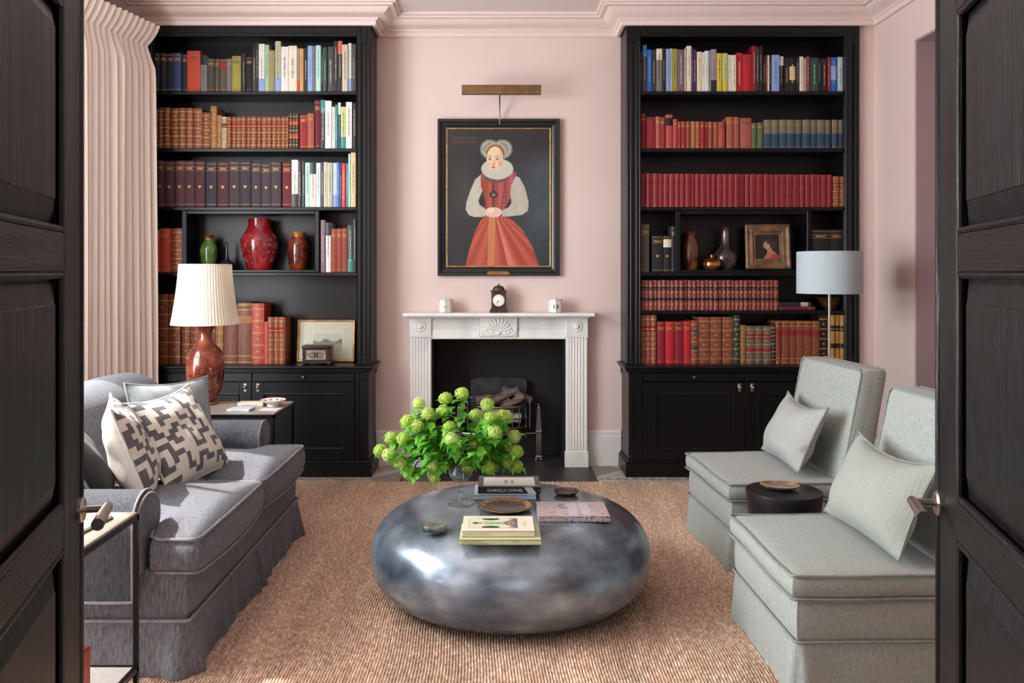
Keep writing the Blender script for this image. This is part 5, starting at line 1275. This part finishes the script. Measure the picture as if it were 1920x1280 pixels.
# far stack
s = 1 / 3.66
b1 = coverbook(947, 937, ZT, .288, .20, .021, 0, 'b9cbe0', 'pale blue art book at the bottom of the far stack on the pebble table')
stext(b1, 'Fashion  and  its  houses', .008, GRI, -.13, .0105, 1.2, 'LEFT')
b2 = coverbook(955, 925, ZT + .0213, .295, .215, .030, 0, '17191d', 'black book titled in white capitals on top of the pale blue book')
top_plate(b2, -.1475, .1475, .0, .215, .030, mat('dark_photo_cover', '4a4644', '6a6562', rough=.4, ns=10), 'cover_print')
top_plate(b2, -.122, .122, .024, .185, .0305, plain('dcd8d0'), 'cover_panel')
ttext(b2, 'GABRIELLE', .020, GRI, -.015, .10, .0315, 90, .8); ttext(b2, 'CHANEL', .020, GRI, .015, .10, .0315, 90, .8)
stext(b2, 'GABRIELLE CHANEL', .019, WHT, -.02, .0145, 1.0)
B().prism([(.068, -.0003, .0295), (.105, -.0003, .0295), (.128, -.0003, .0005), (.090, -.0003, .0005)], (0, -.0006, 0)).obj('spine_print', plain('c9d2d0'), b2, True, smooth=False)
stext(b2, 'V', .011, WHT, .138, .015)
# marbled book
bm_ = mat('marbled_paper', 'c8beb4', rough=.35, coat=.2)
nt = bm_.node_tree; bs = nt.nodes['Principled BSDF']; tc = nt.nodes.new('ShaderNodeTexCoord'); mp = nt.nodes.new('ShaderNodeMapping'); mp.inputs['Scale'].default_value = (1, 1.4, 1)
nz = nt.nodes.new('ShaderNodeTexNoise'); nz.inputs['Scale'].default_value = 22; nz.inputs['Detail'].default_value = 6; nz.inputs['Distortion'].default_value = 1.6
rp = nt.nodes.new('ShaderNodeValToRGB'); rp.color_ramp.interpolation = 'CONSTANT'
els = [(0, '2f4266'), (.38, '8e98ac'), (.42, 'd8d4d0'), (.46, 'a8463c'), (.485, 'cfc6c0'), (.52, '44557a'), (.545, 'dcd6d2'), (.58, 'c07a50'), (.605, '8a90a0'), (.64, 'b04a44')]
rp.color_ramp.elements[0].color = rgb(els[0][1]); rp.color_ramp.elements[1].position = els[1][0]; rp.color_ramp.elements[1].color = rgb(els[1][1])
for p_, h in els[2:]: e_ = rp.color_ramp.elements.new(p_); e_.color = rgb(h)
nt.links.new(tc.outputs['Object'], mp.inputs[0]); nt.links.new(mp.outputs[0], nz.inputs['Vector']); nt.links.new(nz.outputs[0], rp.inputs[0]); nt.links.new(rp.outputs[0], bs.inputs['Base Color'])
b3 = coverbook(1077, 979, ZT, .305, .235, .024, R(0), '', 'book covered in multicoloured marbled paper, right of the stack on the pebble table', cov=bm_)
LAB = mat('lilac_band', 'c6bcc8', rough=.5)
top_plate(b3, -.018, .022, .03, .21, .024, LAB, 'cover_label'); top_plate(b3, .036, .075, .03, .21, .024, LAB, 'cover_label')
# front stack
b4 = coverbook(938, 1022, ZT, .318, .215, .021, 0, 'c9cfa0', 'pale green book at the bottom of the front stack on the pebble table')
OLV = mat('olive_ink', '7d8062', rough=.6); TAU = mat('taupe_ink', 'a8977c', rough=.6); PNK = mat('pink_ink', 'd8b8a8', rough=.6)
stext(b4, 'L\'ART EN LANGUEDOC', .0065, OLV, -.148, .0145, 1.2, 'LEFT'); stext(b4, 'ET LES JARDINS DU PAYS', .0065, OLV, -.148, .006, 1.35, 'LEFT'); stext(b4, 'MAISON', .005, OLV, .06, .0145, 1.4)
b5 = coverbook(934, 1007, ZT + .0213, .286, .205, .024, 0, 'ddd3b6', 'cream book with a green patterned picture on its cover, on the front stack')
stext(b5, 'M O D E   R I V I E R A', .010, TAU, -.13, .012, 1.0, 'LEFT')
top_plate(b5, -.1425, .1425, .001, .204, .024, plain('e6dfca'), 'cover_print')
b = B().grid(lambda u, v: (-.118 + .196 * u, .040 + .130 * v, .0249), 60, 44); c5 = b.obj('cover_picture', vcmat('cover_paint', rough=.4), b5, True)
def art(co):
    u = (co[:, 0] + .118) / .196; v = (co[:, 1] - .04) / .13; n = len(u); C = np.tile(hx('d9d8b4'), (n, 1))
    def put(m, c): C[m] = hx(c)
    w = np.abs(v - .5) * 2
    put((w > .55) & (u > .28) & (u < .62) & (w > .55 + .9 * np.abs(u - .46)), '2c5a44'); put((w > .7) & (u > .34) & (u < .56), '1f3c32')
    put((w < .22) & (u > .42) & (u < .74), '7ab494'); put((w < .34) & (u > .30) & (u < .44), 'c9a884'); put(inell(u, v, .14, .5, .07, .10), '2f5844'); put(inell(u, v, .24, .5, .045, .07), '8a8a6a')
    put((u > .72) & (w < .2 + (u - .72) * 3), '7a6e6c'); put(inell(u, v, .87, .5, .07, .16), 'c99a8c'); put(inell(u, v, .87, .5, .035, .08), '7a3a38')
    put((u > .82) & (w > .82), '6a6462'); put((u < .015) | (u > .985) | (w > .97), '5f6a58')
    return C
paint(c5.data, art)
ttext(b5, 'RIVIERA', .017, PNK, .108, .10, .0248, 90, 1.2)
# horn dishes and marble box
X, Y = at(948, 952, ZT + .01)
agate(X, Y + .02, ZT + .0002, .118, .125, 0, 'round dark horn dish with a banded brown rim between the stacks of books', 'dish', HORN, HORND)
X, Y = at(1062, 923, ZT + .01)
agate(X, Y, ZT + .0002, .06, .06, 0, 'small dark horn dish behind the marbled book', 'dish', HORND, HORND)
GST = mat('green_serpentine', '2a302e', '78807c', rough=.2, ns=22, det=8, coat=.4)
X, Y = at(815, 990, ZT + .01); t = thing('stone_box', 'small round lidded box of dark green stone at the left of the pebble table', 'box', (X, Y, ZT))
B().lathe([(0, 0), (.047, 0), (.050, .003), (.050, .012)], (X, Y, ZT), 40).obj('base', mat('dark_serpentine', '1c2423', '48524f', rough=.2, ns=22, coat=.4), t)
B().lathe([(.0505, .0125), (.051, .015), (.051, .023), (.048, .026), (0, .0265)], (X, Y, ZT), 40).obj('lid', GST, t)
# ---- glass goblet and its flowers
GX, GY = at(864, 944, ZT)
GLASS = mat('clear_glass', 'f4f8f6', rough=.03)
nt = GLASS.node_tree; tr = nt.nodes.new('ShaderNodeBsdfTransparent'); tr.inputs[0].default_value = (.95, .97, .96, 1); gl = nt.nodes.new('ShaderNodeBsdfGlossy'); gl.inputs['Roughness'].default_value = .03
lw = nt.nodes.new('ShaderNodeLayerWeight'); lw.inputs[0].default_value = .35; mr = nt.nodes.new('ShaderNodeMapRange'); mr.inputs[3].default_value = .06; mr.inputs[4].default_value = .75
mx = nt.nodes.new('ShaderNodeMixShader'); nt.links.new(lw.outputs['Facing'], mr.inputs[0]); nt.links.new(mr.outputs[0], mx.inputs[0]); nt.links.new(tr.outputs[0], mx.inputs[1]); nt.links.new(gl.outputs[0], mx.inputs[2]); nt.links.new(mx.outputs[0], nt.nodes['Material Output'].inputs[0])
t = thing('glass_goblet', 'clear cut-glass goblet holding the green flowers on the pebble table', 'vase', (GX, GY, ZT))
bw = [(0, .098), (.014, .098), (.030, .106), (.045, .125), (.056, .152), (.063, .185), (.0605, .185), (.053, .152), (.042, .128), (.027, .111), (0, .106)]
bo = B().lathe(bw, (GX, GY, ZT), 36).obj('bowl', GLASS, t)
B().lathe([(0, .0005), (.058, .0005), (.060, .003), (.056, .006), (.030, .011), (.014, .018), (.009, .026), (.008, .040), (.010, .048), (.017, .053), (.010, .058), (.009, .066), (.012, .074), (.020, .080), (.012, .086), (.011, .092), (.014, .0979), (0, .0979)], (GX, GY, ZT), 32).obj('stem', GLASS, t)
b = B()
for i in range(24): a = i * 2 * PI / 24; b.tube([(GX + r * math.cos(a), GY + r * math.sin(a), ZT + z) for r, z in ((.0305, .106), (.0455, .125), (.0565, .152))], .0018, 4)
b.obj('cut_flutes', GLASS, bo)
LEAFM = [mat('leaf_green_%d' % i, a, c, rough=.45, ns=30) for i, (a, c) in enumerate((('52a428', '7cc840'), ('62b430', '92dc54'), ('3c8a24', '62b038')))]
BLOOM = [mat('bloom_green_%d' % i, a, c, rough=.7, ns=60) for i, (a, c) in enumerate((('bede60', 'dcf092'), ('b0d64c', 'cfe87a'), ('c8e472', 'e6f4a6')))]
STEMM = mat('stem_green', '4a7a2c', '5f6a34', rough=.6)
def translucent(m, f):
    nt = m.node_tree; bs = nt.nodes['Principled BSDF']; tr = nt.nodes.new('ShaderNodeBsdfTranslucent'); mx = nt.nodes.new('ShaderNodeMixShader'); mx.inputs[0].default_value = f
    nt.links.new(bs.inputs['Base Color'].links[0].from_socket, tr.inputs[0]); nt.links.new(bs.outputs[0], mx.inputs[1]); nt.links.new(tr.outputs[0], mx.inputs[2]); nt.links.new(mx.outputs[0], nt.nodes['Material Output'].inputs[0])
for m in LEAFM + BLOOM:
    b_ = m.node_tree.nodes['Principled BSDF']; setin(b_, 'Subsurface Weight', .25 if m in BLOOM else .15); setin(b_, 'Subsurface Scale', .01); b_.inputs['Subsurface Radius'].default_value = (.6, 1, .2); translucent(m, .3)
def bloom_mesh(m, seed):
    rng = random.Random(seed); b = B(); n = 62
    b.ell((0, 0, 0), .66, .66, .62, 12, 8)
    for i in range(n):
        z = 1 - 2 * (i + .5) / n
        if z < -.82: continue
        a = i * 2.39996; r = math.sqrt(1 - z * z); c = Vector((r * math.cos(a), r * math.sin(a), z)); c += Vector([rng.uniform(-.08, .08) for _ in range(3)]); c.normalize()
        u = c.cross(Vector((.3, .5, .8))).normalized(); w = c.cross(u); q = rng.uniform(0, 6); c2 = c * rng.uniform(.80, 1.05); s = rng.uniform(.24, .33)
        o = b.bm.verts.new(c2 - c * .10)
        for k in range(5):
            a0 = q + k * 2 * PI / 5; pv = lambda t, l, h: b.bm.verts.new(c2 + (u * math.cos(t) + w * math.sin(t)) * l * s + c * h)
            f = [o, pv(a0 - .42, .72, .02), pv(a0 - .2, 1.05, rng.uniform(-.10, .12)), pv(a0 + .2, 1.05, rng.uniform(-.10, .12)), pv(a0 + .42, .72, .02)]
            b.bm.faces.new(f)
    return b.mesh('bloom', m, True, None, 60)
BM = [bloom_mesh(BLOOM[i % 3], i) for i in range(5)]
def leaf_mesh(m, seed):
    rng = random.Random(seed); out = [(0, 0), (.10, .05), (.28, .28), (.30, .52), (.42, .60), (.36, .72), (.20, .74), (.12, .88), (0, 1.08)]
    b = B(); mid = []; L = [];Rr = []
    def P(x, y): return (x, y, .25 * abs(x) - .32 * y * y + .04 * math.sin(y * 9 + seed))
    ys = [q[1] for q in out]
    for x, y in out: mid.append(b.bm.verts.new(P(0, y))); L.append(b.bm.verts.new(P(-x, y)) if x else mid[-1]); Rr.append(b.bm.verts.new(P(x, y)) if x else mid[-1])
    for i in range(len(out) - 1):
        for S, fl in ((L, 0), (Rr, 1)):
            vs = []
            for v in (mid[i], mid[i + 1], S[i + 1], S[i]):
                if v not in vs: vs.append(v)
            if len(vs) >= 3: b.bm.faces.new(vs if fl == 0 else vs[::-1])
    return b.mesh('leaf', m, True, None, 80)
LM = [leaf_mesh(LEAFM[i % 3], i) for i in range(6)]
pts = '458,92 382,115 260,138 370,175 312,195 228,220 205,222 238,226 130,298 190,300 215,325 80,358 120,375 290,350 340,378 182,412 215,462 330,478 320,430 425,442 487,425 400,248 408,303 520,192 590,205 575,145 645,195 662,202 550,290 520,325 610,270 605,315 700,290 680,330 710,360 668,408 712,428 375,355 250,242 585,435 300,185'.split()
rng = random.Random(21)
mouth = Vector((GX, GY, ZT + .185)); WORD = ['upper left', 'lower left', 'upper right', 'lower right']
def where(px, py):
    v = 'top' if py < 150 else 'upper' if py < 270 else 'middle' if py < 380 else 'lower'
    h = 'far left' if px < 170 else 'left' if px < 330 else 'centre' if px < 500 else 'right' if px < 640 else 'far right'
    return v, h
seen = {}
def stem(i, tgt, bl, r, lab, cat='flower', nleaf=12):
    base = mouth + Vector((rng.uniform(-.025, .025), rng.uniform(-.025, .025), -.065))
    t = thing('viburnum_stem' if bl else 'leafy_sprig', lab, cat, tuple(base), 'green flowers in the goblet')
    rim = mouth + Vector((max(-.045, min(.045, (tgt.x - mouth.x) * .3)), max(-.045, min(.045, (tgt.y - mouth.y) * .3)), .0))
    mid = rim.lerp(tgt, .5) + Vector((0, 0, .02 + .03 * rng.random()))
    P = []
    for k in range(9):
        s = k / 8
        if s < .25: p = base.lerp(rim, s * 4)
        else:
            q = (s - .25) / .75; p = rim.lerp(mid, q).lerp(mid.lerp(tgt, q), q)
        P.append(p)
    B().tube(P, [.0022 - .0009 * k / 8 for k in range(9)], 5).obj('stem', STEMM, t)
    if bl:
        o = link('bloom', BM[i % 5], t); o.location = t.matrix_world.inverted() @ tgt; rr = r * rng.uniform(.95, 1.08); o.scale = (rr, rr, rr * .92)
        dv = (tgt - P[-3]).normalized(); o.rotation_euler = (Vector((0, 0, 1)) * .6 + dv).to_track_quat('Z', 'X').to_euler()
    for k in range(nleaf):
        s = rng.uniform(.45, 1.0) if bl else rng.uniform(.5, 1.0); p = P[4].lerp(P[8], (s - .4) / .6)
        if p.z < mouth.z - .005 and (p - mouth).xy.length < .16: continue
        o = link('leaf', LM[rng.randrange(6)], t); o.location = p - base; L = rng.uniform(.040, .068); o.scale = (L, L, L)
        out = Vector(((p.x - mouth.x) * 2, (p.y - mouth.y) * 2, .05)).normalized()
        d = (out * .5 + Vector((rng.uniform(-1, 1), rng.uniform(-1, .6), rng.uniform(-.9, .6)))).normalized()
        o.rotation_euler = d.to_track_quat('Y', 'Z').to_euler()
for i, q in enumerate(pts):
    px, py = map(float, q.split(',')); X, Y = 680 + px / 2.461, 700 + py / 2.461
    rad = min(1, math.hypot((px - 400) / 340, (py - 300) / 230)); D = GY + rng.uniform(-.19, .10) * math.sqrt(max(.05, 1 - rad ** 2))
    tgt = Vector((WX(X, D), D, WZ(Y, D))); v, h = where(px, py); kx = (v, h); seen[kx] = seen.get(kx, 0) + 1
    nth = ['', 'second ', 'third ', 'fourth ', 'fifth ', 'sixth ', 'seventh '][seen[kx] - 1]
    stem(i, tgt, True, .0305, 'pale green snowball bloom, %s%s in the %s of the bouquet' % (nth or 'first ', h if h != 'centre' else 'middle', v + (' row' if v != 'top' else '')))
for i in range(16):
    a = i * 2 * PI / 16 + rng.uniform(-.15, .15); l = rng.uniform(.12, .26); tgt = mouth + Vector((l * math.cos(a), .75 * l * math.sin(a), rng.uniform(.05, .2)))
    stem(i, tgt, False, 0, 'leafy green sprig low in the bouquet, %s of the goblet' % ('%s' % ['right', 'right and back', 'back right', 'back, right of centre', 'back', 'back, left of centre', 'back left', 'left and back', 'left', 'left and forward', 'front left', 'front, left of centre', 'front', 'front, right of centre', 'front right', 'right and forward'][i]), 'foliage', 9)
